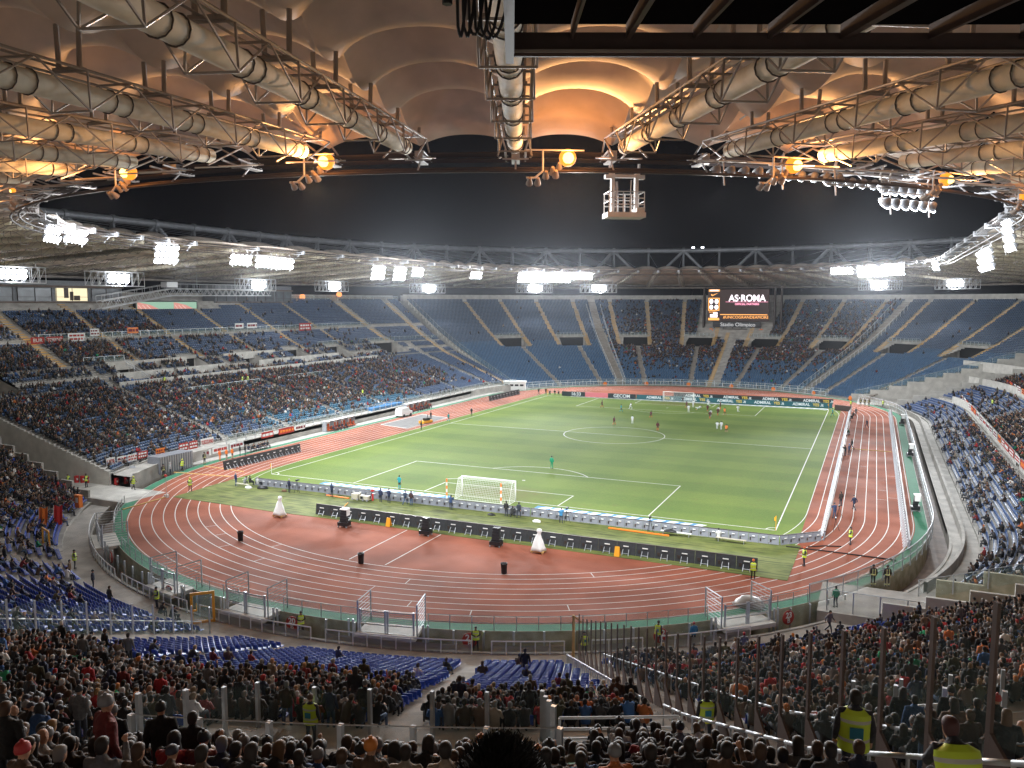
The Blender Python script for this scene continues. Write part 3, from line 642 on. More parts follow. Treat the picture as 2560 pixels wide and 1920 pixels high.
def gondola():
    t = thing('hanging_cage', 'white maintenance cage hanging from the inner ring of the roof', 'cage', P3(31, 53.6, 0), out_rz(31))
    b = MB()
    for x in (-1, 1):
        b.bar((x*.95, 0, 33.1), (x*.95, 0, 32.3), .1); b.box((x*.78, 0, 31.1), (.22, .35, 2.6)); b.box((x*1.05, 0, 32.2), (.5, .4, .25))
    b.box((0, 0, 32.25), (1.9, .25, .2)); b.obj('hanger', 'steel_white', t)
    b = MB(); b.box((0, 0, 29.75), (2.5, 1.5, .32)); b.box((-.95, 0, 30.05), (.5, 1.3, .35)); b.obj('floor', 'steel_white', t)
    b = MB()
    for y in (-.7, .7):
        for z in (30.4, 30.8, 31.2): b.bar((-1.15, y, z), (1.15, y, z), .035)
        for i in range(6): b.bar((-1.15+.46*i, y, 29.9), (-1.15+.46*i, y, 31.2), .035)
    for x in (-1.15, 1.15): b.bar((x, -.7, 31.2), (x, .7, 31.2), .035); b.bar((x, -.7, 30.6), (x, .7, 30.6), .035)
    b.obj('railing', 'steel_white', t)
    b = MB(); b.bar((.55, 0, 31.9), (.5, 0, 31), .13); b.bar((-.4, .2, 32), (-.35, .2, 30.6), .04); b.obj('hoist', 'steel', t)
    t = thing('catwalk_bridge', 'white truss catwalk hanging below the left roof beside the small screen', 'catwalk')
    b = MB(); g = MB(); X = -100
    pts = [(-26, 24.2), (-8, 27.0), (24, 27.2)]
    for (y0, z0), (y1, z1) in zip(pts[:-1], pts[1:]):
        n = int((y1-y0)/2)
        for x in (X-.8, X+.8):
            b.bar((x, y0, z0), (x, y1, z1), .1, 4); b.bar((x, y0, z0-1.5), (x, y1, z1-1.5), .1, 4)
            for i in range(n):
                f0, f1 = i/n, (i+1)/n; ya, yb = y0+(y1-y0)*f0, y0+(y1-y0)*f1; za, zb = z0+(z1-z0)*f0, z0+(z1-z0)*f1
                b.bar((x, ya, za), (x, (ya+yb)/2, (za+zb)/2-1.5), .06, 4); b.bar((x, (ya+yb)/2, (za+zb)/2-1.5), (x, yb, zb), .06, 4); g.bar((x, ya, za), (x, ya, za+1.1), .03, 4)
            g.bar((x, y0, z0+1.1), (x, y1, z1+1.1), .04, 4)
        b.add([(X-.8, y0, z0), (X+.8, y0, z0), (X+.8, y1, z1), (X-.8, y1, z1)], [(0, 1, 2, 3)])
    b.box((X, -8, 27.9), (1.8, 3, 1.2)); b.obj('bridge_truss', 'steel_white', t); g.obj('handrail', 'steel_white', t)
    for y in (-20, 0, 20): b2 = MB(); b2.bar((X, y, 27), (X, y, 31.5), .05); b2.obj('hanger', 'steel', t)
gondola()

# ------------------------------------------------------------------ dark canopy just above the viewer, cables hanging from it
def canopy():
    g = Vector((math.sin(YAW), math.cos(YAW), 0)); rt = Vector((g.y, -g.x, 0)); O = Vector(CAM)
    def Q(x, y, z): return O+rt*x+g*y+Vector((0, 0, z+3.0-.09*(10-y)))
    t = thing('dark_canopy', 'dark steel framed canopy cutting across the top right corner', 'canopy')
    def slab(b, x0, x1, y0, y1, z0, z1): b.add([Q(x0, y0, z0), Q(x1, y0, z0), Q(x1, y1, z0), Q(x0, y1, z0), Q(x0, y0, z1), Q(x1, y0, z1), Q(x1, y1, z1), Q(x0, y1, z1)], BOXF)
    b = MB(); slab(b, .02, 11, 3.5, 10, .30, .36); b.obj('canopy_panel', 'canopy_black', t)
    for x, w in ((.71, .035), (1.38, .06), (2.17, .04), (3.06, .04), (3.95, .10), (4.98, .05), (6.1, .12), (7.4, .05), (8.8, .12)):
        b = MB(); slab(b, x-w/2, x+w/2, 7.62, 9.95, .12, .29); b.obj('joist', 'fin_brown', t)
    b = MB(); slab(b, -.02, 11, 9.97, 10.15, -.02, .2); slab(b, -.02, 11, 9.9, 9.96, -.09, -.035); slab(b, .0, 11, 7.35, 7.62, -.0, .25); slab(b, -.08, .02, 3.5, 10.2, -.12, .34); b.obj('edge_beam', 'fin_brown', t)
    b = MB(); b.add([Q(.05, 9.99, .06), Q(11, 9.99, .06), Q(11, 10.05, .085), Q(.05, 10.05, .085)], [(0, 1, 2, 3)]); slab(b, 0, 11, 9.80, 9.86, -.06, -.03); b.obj('edge_rail', 'roof_steel', t)
    t = thing('cable_bundle', 'black cables looping down beside the dark canopy', 'cables')
    b = MB()
    b.path([Q(-.62, 8, 1.2), Q(-.62, 8, .0)], .05, 6)
    for i in range(6):
        x0 = -.60+.03*i; pts = []
        for k in range(13):
            a = k/12; pts.append(Q(x0+(.16+.05*i)*a, 8+.03*i, .9-a*1.1 if a < .5 else -.2-(.18+.05*rnd.random())*math.sin((a-.5)*2*PI)+ (a-.5)*.6))
        b.path(pts, .016, 5)
    b.obj('cables', 'black', t)
canopy()

# ------------------------------------------------------------------ big screen, small screen, boxes
def screens():
    Y = YC+92
    t = thing('big_screen', 'dark stadium video screen with glowing club lettering over the far stand', 'screen', (1.2, Y, 0), 0)
    def bx(name, m, x0, x1, z0, z1, y=0, d=1.2): b = MB(); b.box(((x0+x1)/2, y+d/2, (z0+z1)/2), (x1-x0, d, z1-z0)); return b.obj(name, m, t)
    scr = bx('display', 'screen_dark', -10.2, 9.5, 17.9, 28.4)
    bx('name_panel', 'screen_panel', -8.4, 7.1, 15.8, 17.6, .2, .8)
    b = MB()
    for x in (-11.6, 11.3, 13.4): b.box((x, 1.5, 20.5), (.5, 2.5, 17))
    for z in (12.5, 15.2, 28.9): b.box((.8, 1.6, z), (24, 1.8, .35))
    for x in (-8, -5, -2, 1, 4, 7): b.box((x, 1.2, 14), (.35, .6, 3.4))
    for x in (-8, -2, 4): b.bar((x, 1.1, 12.6), (x+3, 1.1, 15.2), .12)
    b.obj('support_frame', 'steel_dark', t)
    for x in (-8.9, 7.4): b = MB(); b.bar((x, -.3, 14.7), (x, -.1, 14.7), .75, 14); b.obj('round_sign', 'orange', t)
    F = (PI/2, 0, 0); e = -.06
    text('AS·ROMA', 3.0, scr, (2.6, e, 25.4), F, 'glow_white', 'club_name', .04, bold=.05, sx=.92)
    text('OFFICIAL PARTNERS', .85, scr, (2.6, e, 23.5), F, 'glow_pink', 'caption', .03, bold=.03)
    text('#UNICOGRANDEAMORE', 1.3, scr, (2.3, e, 19.15), F, 'glow_orange', 'hashtag', .03)
    b = MB(); b.box((2.5, e, 24.25), (13.6, .04, .12)); b.obj('underline', 'glow_pink', scr)
    b = MB(); b.box((1.6, e, 20.05), (15.2, .04, .26)); b.obj('orange_bar', 'glow_orange', scr)
    b = MB(); b.box((-8.1, e, 28.05), (3.6, .04, .7)); b.box((-8.1, e, 18.5), (3.6, .04, .8))
    for x0, x1, z0, z1 in ((-10, -6.3, 25.3, 25.6), (-10, -6.3, 21.3, 21.6), (-10, -9.7, 21.3, 25.6), (-6.6, -6.3, 21.3, 25.6)): b.box(((x0+x1)/2, e, (z0+z1)/2), (x1-x0, .04, z1-z0))
    b.add([(-9.2, e, 26.5), (-8.7, e, 26.15), (-6.7, e, 27.3), (-8.6, e, 26.6), (-9.1, e, 26.95)], [(0, 1, 2, 3, 4)]); b.obj('sponsor_marks', 'glow_orange', scr)
    b = MB()
    for x in (-9.0, -7.3):
        for z in (22.5, 24.4): b.add([(x+.62*math.cos(a), e, z+.78*math.sin(a)) for a in [2*PI*i/14 for i in range(14)]], [tuple(range(14))])
    b.box((-8.1, e, 28.05), (2.6, .06, .35)); b.box((-8.1, e-.01, 19.6), (2.4, .04, 1.0)); b.box((-7.6, e, 20.5), (1.4, .04, .5)); b.obj('sponsor_badges', 'glow_white', scr)
    text('ROMA', .9, scr, (-8.4, e, 20.8), F, 'glow_orange', 'small_club_name', .03)
    text('Stadio Olimpico', 1.75, t, (-.2, .12, 16.7), F, 'sign_grey', 'stadium_name', .03)
    # small screen at the back of the left stand, showing the running track
    t = thing('small_screen', 'small screen showing red track curves at the back of the left stand', 'screen')
    X = -105.9
    b = MB(); b.box((X-.4, -3.2, 22.75), (.8, 17.8, 3.3)); b.obj('screen_body', 'black', t)
    X += .04
    b = MB(); b.quad((X, -11.8, 21.3), (X, 5.4, 21.3), (X, 5.4, 24.1), (X, -11.8, 24.1)); b.obj('picture_background', 'glow_greenish', t)
    b = MB(); X += .03
    for y0 in (-11.7, -1.5): b.add([(X, y0, 21.5), (X, y0+7.2, 21.4), (X, y0+6.2, 22.4), (X, y0+3.6, 23.4), (X, y0+.4, 24.0), (X, y0, 24.0)], [(0, 1, 2, 3, 4, 5)])
    b.obj('picture_track', 'glow_track', t)
    b = MB(); X += .02
    for y0 in (-11.7, -1.5):
        for k in range(3): b.path([(X, y0+1.5+k*1.5, 21.5), (X, y0+1.4+k*1.3, 22.2), (X, y0+.3+k*1.1, 23.4)], .05, 4)
    b.obj('picture_lines', 'glow_pale', t)
    # commentary boxes
    for i, (y0, y1, lab, lits) in enumerate(((-62, -13.5, 'row of dark commentary boxes at the top of the left stand, one window lit', {2: 1}), (14, 43, 'pale glazed commentary boxes right of the small screen', {}))):
        t = thing('commentary_boxes', lab, 'boxes')
        b = MB(); b.box((-110.5, (y0+y1)/2, 24.6), (4.4, y1-y0, 7.6)); b.obj('box_wall', 'box_wall', t)
        b = MB(); b.box((-108, (y0+y1)/2, 24.05), (.5, y1-y0, .3)); b.box((-108, (y0+y1)/2, 27.2), (.6, y1-y0, .4)); b.obj('ledge', 'concrete_dark', t)
        n = int((y1-y0)/7.2); w = (y1-y0)/n
        for k in range(n):
            lit = abs((y0+w*(k+.5))+25) < 3.6
            a = y0+w*k+.5; c = y0+w*(k+1)-.5; b = MB(); b.box((-108.25, (a+c)/2, 25.6), (.12, c-a, 2.6)); o = b.obj('window', 'box_light' if lit else 'window_dim', t)
            b = MB()
            if lit:
                b.box((-108.15, a+2.2, 25.9), (.05, 1.0, 2.0)); b.box((-108.15, a+3.4, 25.3), (.05, .8, 1.8)); b.box((-108.15, a+4.6, 24.9), (.05, 1.4, 1.0))
            for yy in (a, (a+c)/2, c): b.box((-108.12, yy, 25.6), (.08, .08, 2.6))
            b.box((-108.12, (a+c)/2, 25.1), (.06, c-a, .06)); b.obj('window_bars', 'steel_dark', o)
    for k, (y, z) in enumerate(((51, 25.6), (66, 26.4))):
        q = 370+(43.2-y)/86.4*100 if y < 43.2 else 370-math.degrees(math.asin((y-43.2)/111)); p = P3(q, 111.2, z)
        t = thing('wall_lamp', ['amber wall lamp behind the left stand, the nearer of two', 'amber wall lamp behind the left stand, the farther of two'][k], 'lamp', p)
        b = MB(); R = .85; b.loft([[(R*math.sin(PI*k_/6)*math.cos(a), R*math.sin(PI*k_/6)*math.sin(a), R*math.cos(PI*k_/6)) for a in [2*PI*i/12 for i in range(12)]] for k_ in range(1, 6)]); b.obj('lamp_globe', 'lamp_amber_dim', t, True)
        b = MB(); b.bar((0, 0, 0), (-1.5, 0, 0), .12); b.obj('lamp_arm', 'steel_dark', t)
screens()

def haze():
    b = MB(); b.box((0, 10, 22), (330, 420, 51)); o = b.obj('haze', 'black', None, label='faint night haze hanging in the stadium bowl', cat='haze', kind='stuff')
    m = bpy.data.materials.new('haze'); m.use_nodes = True; n = m.node_tree.nodes; n.clear(); v = n.new('ShaderNodeVolumePrincipled'); v.inputs['Color'].default_value = (.85, .9, 1, 1); v.inputs['Density'].default_value = .000055; v.inputs['Anisotropy'].default_value = .88
    u = n.new('ShaderNodeOutputMaterial'); m.node_tree.links.new(v.outputs[0], u.inputs['Volume']); o.data.materials.clear(); o.data.materials.append(m)
haze()

# ------------------------------------------------------------------ fences, rails, gates, signs
def post_mesh(h, w=.07, m='steel'): return MB().box((0, 0, h/2), (w, w, h)).mesh('post', m)
def rail_fence(label, pts, h, rails, rr=.035, pw=.07, m='steel', glass_m=None, gh=None, cat='railing', name='railing', every=1, group=None, single=False):
    """pts: base points of the posts; rails: heights; glass between"""
    A = np.array([list(p) for p in pts])
    t = thing(name, label, cat, pts[0], 0, group); o = Vector(pts[0])
    b = MB()
    for zz in rails: b.path([Vector(p)-o+Vector((0, 0, zz)) for p in pts], rr, 5)
    if rails: b.obj('rail', m, t)
    if len(pts) > 100:
        b = MB()
        for p in pts[::every]: q = Vector(p)-o; b.box((q.x, q.y, q.z+h/2), (pw, pw, h))
        b.obj('posts' if len(pts) <= 100 else 'posts', m, t, kind='stuff' if len(pts) > 100 else None)
    else:
        pm = post_mesh(h, pw, m)
        for p in pts[::every]: link('post', pm, t, Vector(p)-o)
    if glass_m:
        g = MB()
        for p0, p1 in zip(pts[:-1], pts[1:]):
            a = Vector(p0)-o; c = Vector(p1)-o; g.quad(a+Vector((0, 0, .06)), c+Vector((0, 0, .06)), c+Vector((0, 0, gh or h-.05)), a+Vector((0, 0, gh or h-.05)))
        g.obj('glass_panel' if glass_m.startswith('glass') else 'mesh_panel', glass_m, t)
    return t
def arcpts(q0, q1, r, z, d): n = max(1, round(abs(q1-q0)*PI/180*r/d)) if (q1 <= 90 or (q0 >= 190 and q1 <= 370)) else max(1, round(abs(q1-q0)*.864/d)); return [P3(q0+(q1-q0)*i/n, r, z) for i in range(n+1)]
# field side rail along the edge of the moat (near curve), in runs between the gates
for a, c, lab in ((-52, -37, 'thin rail and glass on the moat edge at the far left bend'), (-30, -15.6, 'moat edge rail left of the left mesh gate'), (-10.2, -4, 'short moat edge rail between the two left mesh gates'), (1.5, 9.6, 'moat edge rail behind the red disc reading 20 B'),
                  (15.8, 41, 'long moat edge rail below the centre of the track bend'), (46.8, 52.5, 'moat edge rail right of the right hand mesh gate')):
    rail_fence(lab, arcpts(a, c, 48.75, 0, 1.65), 1.08, (1.08, .55), .022, .05, 'steel', 'glass', group='rails along the moat edge')
for a, c, lab in ((-30, -15.6, 'grey glass post row in the moat on the left bend'), (-10.2, -4, 'short row of grey posts in the moat by the yellow gate frame'), (1.5, 9.6, 'grey posts in the moat before the stained wall, left of centre'), (15.8, 41, 'grey glass posts in the moat before the stained wall, centre'), (46.5, 56, 'grey glass posts in the moat by the red disc reading 23 B')):
    rail_fence(lab, arcpts(a, c, 50.0, -2.3, 2.1), 2.75, (), .03, .13, 'steel', 'glass', 2.7, cat='glass fence', name='glass_fence', group='glass fences in the moat')
SEG = [-47, -35.6, -33.6, -21.8, -19.8, -7.8, -6.0, 6.2, 7.6, 20.0, 21.6, 27.4, 29.6, 33.8, 35.4, 43.5, 46, 53.5]
labs = ['leftmost walkway rail below the orange gate', 'walkway rail left of the steward on the left bend', 'walkway rail beside two standing stewards on the left', 'walkway rail just left of the yellow gate frame', 'front walkway rail left of the red disc reading 20 B', 'front walkway rail between the two middle aisles', 'short front walkway rail left of the tall sector fence', 'front walkway rail behind the tall sector fence', 'walkway rail in front of the right mesh gate']
for i in range(0, 16, 2):
    if labs[i//2]: rail_fence(labs[i//2], arcpts(SEG[i], SEG[i+1], 51.15, -.8, 1.08), 1.0, (1.0,), .05, .07, 'steel_white', 'mesh_panel' if i > 4 else 'glass', .7, group='rails along the front walkway')
# mesh gates on bridges over the moat
def mesh_gate(q0, q1, label, swung=0):
    t = thing('mesh_gate', label, 'gate', P3((q0+q1)/2, 48.9, 0), out_rz((q0+q1)/2), 'mesh gates over the moat'); Mi = Matrix.Translation(t.location)@Matrix.Rotation(t.rotation_euler.z, 4, 'Z'); Mi = Mi.inverted()
    def L(q, r, z): return Mi@P3(q, r, z)
    b = MB(); V = [L(q0, 48.7, .03), L(q1, 48.7, .03), L(q1, 51.0, .03), L(q0, 51.0, .03)]; V += [v-Vector((0, 0, .3)) for v in V]; b.add(V, [(3, 2, 1, 0), (4, 5, 6, 7), (0, 1, 5, 4), (1, 2, 6, 5), (2, 3, 7, 6), (3, 0, 4, 7)]); b.obj('bridge_slab', 'concrete_pale', t)
    for q in (q0, q1):
        b = MB(); A, B = L(q, 48.0, 0), L(q, 50.3, 0)
        for P in (A, B): b.bar(P-Vector((0, 0, .2)), P+Vector((0, 0, 2.3)), .06, 6)
        for k in range(9): b.bar(A+Vector((0, 0, .3+.25*k)), B+Vector((0, 0, .3+.25*k)), .022 if k < 8 else .05, 4)
        b.obj('side_gate', 'steel', t)
    for a, c in ((q0+.25, (q0+q1)/2-.1), ((q0+q1)/2+.1, q1-.25)):
        b = MB(); A, B = L(a, 50.4, -.1), L(c, 50.4, -.1)
        for P in (A, B): b.box((P.x, P.y, .8), (.12, .12, 1.9))
        for z in (.1, .75, 1.72): b.bar(A+Vector((0, 0, z)), B+Vector((0, 0, z)), .055, 6)
        for k in range(6): b.bar(A+Vector((0, 0, .9+.13*k)), B+Vector((0, 0, .9+.13*k)), .016, 4)
        lf = b.obj('gate_leaf', 'steel', t); g = MB(); g.quad(A+Vector((0, 0, .1)), B+Vector((0, 0, .1)), B+Vector((0, 0, 1.7)), A+Vector((0, 0, 1.7))); g.obj('mesh_panel', 'glass', lf)
    for q in (q0-.5, q0-.9, q1+.5, q1+.9): 
        b = MB(); P = L(q, 50.2, 0); b.box((P.x, P.y, -.5), (.12, .12, 2.6)); b.obj('gate_post', 'steel', t)
mesh_gate(-15.2, -10.6, 'mesh gate over the moat left of the red disc reading 19 B'); mesh_gate(-3.6, 1.2, 'mesh gate over the moat between the yellow frame and the disc 20 B'); mesh_gate(10.1, 15.3, 'mesh gate over the moat in the middle, left of disc 21')
mesh_gate(41.3, 46.3, 'mesh gate over the moat right of the red disc 22 B'); mesh_gate(-37, -31, 'mesh gate over the moat at the left bend beside the dark pit')
def yellow_gate(loc, rz, label, w=1.6, h=2.5, m='yellow_paint'):
    t = thing('yellow_gate', label, 'gate', loc, rz)
    b = MB()
    for x in (-w/2, w/2): b.box((x, 0, h/2), (.2, .12, h))
    for z in (.12, h-.1): b.box((0, 0, z), (w-.2, .11, .2))
    b.obj('gate_frame', m, t)
    b = MB(); b.box((0, 0, h/2), (w-.25, .02, h-.4)); b.obj('glass_panel', 'glass', t)
    b = MB(); b.box((-w/2+.25, -.08, 1.1), (.3, .08, .14)); b.bar((-w/2+.35, -.12, 1.1), (-w/2+.35, -.12, 1.7), .03); b.obj('gate_latch', m, t)
yellow_gate((-4.2, -94.9, -.8), .75, 'open yellow gate frame left of the second mesh gate'); yellow_gate((-31.3, -88.4, -.8), -.35, 'orange yellow gate at the left edge below the red flag', 2.0, 2.6)
def disc(q, s, label):
    t = thing('disc_sign', label, 'sign', P3(q, 50.12, -.22), out_rz(q), 'red sector discs')
    b = MB(); n = 28; b.loft([[(.56*math.cos(a), y, .56*math.sin(a)) for a in [2*PI*i/n for i in range(n)]] for y in (-.03, .03)]); b.obj('disc', 'red_sign', t)
    text(s.split()[0], .62, t, (0, .06, .20), (PI/2, 0, PI), 'white', 'number', .005, bold=.02)
    text(s.split()[1], .52, t, (0, .06, -.24), (PI/2, 0, PI), 'white', 'letter', .005, bold=.01)
for q, s in ((-27.5, '18 B'), (-12.4, '19 B'), (3.6, '20 B'), (19.7, '21 B'), (35.8, '22 B'), (48.5, '23 B')): disc(q, s, 'red disc sign reading %s, %s' % (s, {'18': 'at the far left bend of the moat', '19': 'beside the yellow gate frame', '20': 'left of the middle mesh gate', '21': 'half hidden by a steward', '22': 'behind the first tall fence posts', '23': 'right of the right hand mesh gate'}[s[:2]]))
for q in [far(a) for a in (-48.5, -34.6, -20.7, -6.9, 6.9, 20.7, 34.6)]:
    t = thing('disc_sign', nth([far(a_) for a_ in (34.6, 20.7, 6.9, -6.9, -20.7, -34.6, -48.5)].index(280-(q-280)) if 0 else int(round((far(34.6)-q)/13.85)), 7)+' from the left of the orange discs on the far stand fence', 'sign', P3(q, 50.5, .3), out_rz(q), 'orange discs on the far fence'); b = MB(); n = 18; b.loft([[(.6*math.cos(a), y, .6*math.sin(a)) for a in [2*PI*i/n for i in range(n)]] for y in (-.04, .04)]); b.obj('disc', 'orange', t)
# tall sector fence right of the viewer
def sector_fence(q, r0, r1, step, label, h=2.45, post_m='fin_brown', fins=True, gm='glass_near', w=.11):
    t = thing('sector_fence', label, 'glass fence', P3(q, r0, 0), out_rz(q)); n = int((r1-r0)/step)
    pm = MB().box((0, 0, h/2), (.06, w, h)).mesh('post', post_m)
    fm = MB(); V = [(-.03, .06, 0), (-.03, 1.3, .55), (-.03, .06, 1.3)]; V += [(.03, y, z) for _, y, z in V]; fm.add(V, [(0, 1, 2), (5, 4, 3), (0, 3, 4, 1), (1, 4, 5, 2), (2, 5, 3, 0)]); fm = fm.mesh('base_fin', post_m)
    g = MB()
    for i in range(n+1):
        r = r0+(r1-r0)*i/n; z = zr(r)+.1; link('post', pm, t, (0, r-r0, z))
        if fins and i < n: link('base_fin', fm, t, (0, r-r0, z-.05))
        if i < n:
            r2 = r0+(r1-r0)*(i+1)/n; z2 = zr(r2)+.1; lo_ = 1.1 if fins else .15; g.quad((0, r-r0+.05, z+lo_), (0, r2-r0-.05, z+lo_+.35), (0, r2-r0-.05, z+h), (0, r-r0+.05, z+h))
    g.obj('glass_panel', gm, t)
sector_fence(28.35, 52.4, 100.5, 1.6, 'tall brown glass fence with finned posts climbing on the right', 3.4)
sector_fence(-1.5, 53.8, 80, 1.62, 'steel posted glass fence dividing the lower rows on the left', 2.2, 'steel', False, 'glass', .12)
t = thing('gate_post', 'rusty orange gate post where the tall brown fence starts', 'post', P3(28.0, 51.9, -.8)); b = MB(); b.box((0, 0, 1.6), (.16, .16, 3.2)); b.bar((0, 0, 3.15), (.4, .5, 2.6), .05); b.obj('post_shaft', 'tan_stair', t)
def radial_rail(q, r0, r1, label, m='steel', baluster=.75, h=1.0):
    t = thing('handrail', label, 'railing', P3(q, r0, 0), out_rz(q)); n = int((r1-r0)/baluster)
    b = MB(); pts = [(0, r0+(r1-r0)*i/n-r0, zr(r0+(r1-r0)*i/n)+h) for i in range(n+1)]; b.path(pts, .045, 8); b.obj('rail', m, t, True)
    pm = MB().bar((0, 0, 0), (0, 0, h), .032, 6).mesh('baluster', m)
    for p in pts: link('baluster', pm, t, (0, p[1], p[2]-h))
radial_rail(27.25, 53.6, 78, 'sloping handrail with many uprights left of the brown aisle'); radial_rail(27.45, 79.2, 99, 'near curved handrail sweeping across the bottom right corner', 'steel', 1.1)
radial_rail(29.75, 54.5, 97, 'blue grey handrail behind the tall brown fence')
radial_rail(-2.2, 54, 80, 'pale rail running beside the steel posted fence on the left', 'steel_white', .8)
def bar_rail(q0, q1, r, z, label, h=1.05):
    t = thing('guard_rail', label, 'railing', P3(q0, r, z)); o = Vector(t.location); b = MB()
    A, B = P3(q0, r, z)-o, P3(q1, r, z)-o
    for zz in (.38, .7, h): b.bar(A+Vector((0, 0, zz)), B+Vector((0, 0, zz)), .045, 8)
    b.obj('rails', 'steel_white', t)
    for f in (0, .5, 1): b = MB(); p = A.lerp(B, f); b.bar(p, p+Vector((0, 0, h)), .045, 8); b.obj('upright', 'steel_white', t)
bar_rail(24.6, 27.1, 83.0, zr(83), 'white three bar guard rail left of the brown aisle'); bar_rail(29.4, 33.2, 82.6, zr(82.6)-.1, 'white three bar guard rail behind the tall brown fence')
# glass round the vomitories of the near stand
for v, nm in ((20.9, 'in the foreground below the viewer'), (35.2, 'behind the tall brown fence')):
    pts = [P3(v-3.5+7.0*i/6, 87.6, zr(87.7)) for i in range(7)]
    rail_fence('low glass barrier with steel posts over the stair mouth '+nm, pts, 1.15, (1.14,), .018, .13, 'steel', 'glass_near', cat='glass barrier', name='glass_barrier')
    pts = [P3(v-3.4, r, zr(r)) for r in (87.5, 85.3, 83.1, 80.8)]+[P3(v-3.4+1.35*i, 80.6, zr(80.4)) for i in (1, 2)]
    rail_fence('tall glass barrier at left corner of stair mouth '+nm, pts, 1.75, (), .02, .12, 'steel', 'glass_near', cat='glass barrier', name='glass_barrier')
    pts = [P3(v+3.4, r, zr(r)) for r in (87.5, 85.3, 83.1, 80.8)]+[P3(v+3.4-1.3*i, 80.6, zr(80.4)) for i in (1, 2)]
    rail_fence('tall glass barrier at right corner of stair mouth '+nm, pts, 1.75, (), .02, .12, 'steel', 'glass_near', cat='glass barrier', name='glass_barrier')
# far stand: front glass, vomitory rails, sector fences
a, c = STANDS['far']; rail_fence('long glass fence along the front of the far stand', arcpts(a(51)+1, c(51)-1, 50.9, -.8, 2.4), 2.5, (2.5, 1.3), .05, .12, 'steel', 'glass', single=True)
rail_fence('pale low rail at the foot of the far stand fence', arcpts(a(51)+1, c(51)-1, 50.1, 0, 2.2), 1.1, (1.1, .1), .05, .09, 'steel_white', None, single=True)
for k, v in enumerate(VOM['far']):
    if lim('far', v, 90): rail_fence(nth(sorted([x for x in VOM['far'] if lim('far', x, 90)], reverse=True).index(v), 8)+' from the left of the glass rails over the far stair mouths', arcpts(v-3.2, v+3.2, 87.6, zr(87.7), 1.3), 1.15, (1.25,), .035, .1, 'steel', 'glass', group='glass rails over the far stair mouths', single=True)
for k, (q, lab) in enumerate(((26.9, 'glass fence on the left side of the brown corridor right of the screen'), (29.7, 'glass fence on the right side of the brown corridor right of the screen'), (-26.9, 'glass fence on the right side of the brown corridor left of the screen'), (-29.7, 'glass fence on the left side of the brown corridor left of the screen'))):
    rail_fence(lab, [P3(far(q), r, zr(r)) for r in np.arange(54, 106, 2.0)], 2.0, (2.0,), .04, .08, 'steel_white', 'glass', cat='glass fence', name='glass_fence', single=True)
rail_fence('glass fence stepping down the right end of the far stand', [P3(190+math.degrees(math.asin(39/r)), r, zr(r)+.2) for r in np.arange(55, 110, 2.0)], 1.7, (1.7,), .04, .08, 'steel', 'glass', cat='glass fence', name='glass_fence', single=True)
rail_fence('glass fence stepping down between the far and the left stand', [P3(344.5, r, zr(r)+.1) for r in np.arange(55, 110, 2.0)], 1.6, (1.6,), .04, .08, 'steel', 'glass', cat='glass fence', name='glass_fence', single=True)
b = MB(); t = thing('back_wall', 'pale back wall band above the top row of the far stand', 'wall')
a_, c_ = STANDS['far']; strip(b, a_(110)+1, far(-1), 111.4, 111.4, 24.3, 2, 0, 26.6); strip(b, far(7.6), 0, 0, 0, 0) if 0 else None; strip(b, far(-1), c_(110), 111.4, 111.4, 24.3, 2, 0, 26.6); b.obj('wall_face', 'concrete_pale', t)
# left stand rails
for a, c, r, z, h, lab in ((432, 455, 73.2, None, 1.1, 'green tinted glass rail in the middle rows of the left stand, nearer one'), (404, 424, 73.2, None, 1.1, 'green tinted glass rail in the middle rows of the left stand, farther one'), (360, 470, 94.5, zr(94.5)+.9, 1.1, 'long glass rail dividing the upper rows of the left stand'),
                           (456, 466, 87.6, None, 1.3, 'glass rail over the stair mouth nearest the left edge'), (376, 388, 87.6, None, 1.2, 'glass rail over a far stair mouth of the left stand'), (347, 368, 87.7, None, 1.2, 'glass rail at the bend of the left stand'), (348, 470, 51.1, 1.4, 1.5, 'posts and glass along the front of the left stand'), (346.7, 372, 109.5, None, 1.6, 'glass rail along the top row where the left stand bends')):
    rail_fence(lab, arcpts(a, c, r, zr(r, 'left') if z is None else z, 2.2), h, (h,), .04, .1, 'steel', 'glass', single=True)
rail_fence('steel handrail beside the long stair on the left stand', [P3(457, r, zr(r)) for r in np.arange(66, 88, 2.)], 1.0, (1.0, .5), .05, .07, 'steel', None)
# right side: tilted steel fence at the track edge, parapet before the seats
rail_fence('pale grey panel fence curving along the right edge of the track', arcpts(52, 90, 49.3, 0, 2.0)+arcpts(90, 190, 49.3, 0, 2.0)[1:]+arcpts(190, 226, 49.3, 0, 2.)[1:], 1.75, (1.75, 1.0), .05, .09, 'steel', 'mesh_panel', name='panel_fence', cat='fence')
b = MB(); t = thing('moat_parapet', 'low pale concrete parapet in front of the right hand seats', 'parapet')
for r in (52.0, 52.3): strip(b, 66, 214, r, r, -2.3, 2, 0, .25)
strip(b, 66, 214, 52.0, 52.3, .25, 2); b.obj('parapet_wall', 'concrete', t)
rail_fence('glass screen beside the end wall at the bottom right passage', [(40.2+1.9*i, -74.2, -.2) for i in range(11)], 1.9, (1.9,), .03, .09, 'steel', 'glass', cat='glass screen', name='glass_screen')
rail_fence('glass screen closing the near end of the right hand seats', [P3(math.degrees(math.acos(24.6/r)), r, zr(r)+.6) for r in np.arange(53, 75, 2.2)], 1.6, (1.6,), .03, .09, 'steel', 'glass', cat='glass screen', name='glass_screen')
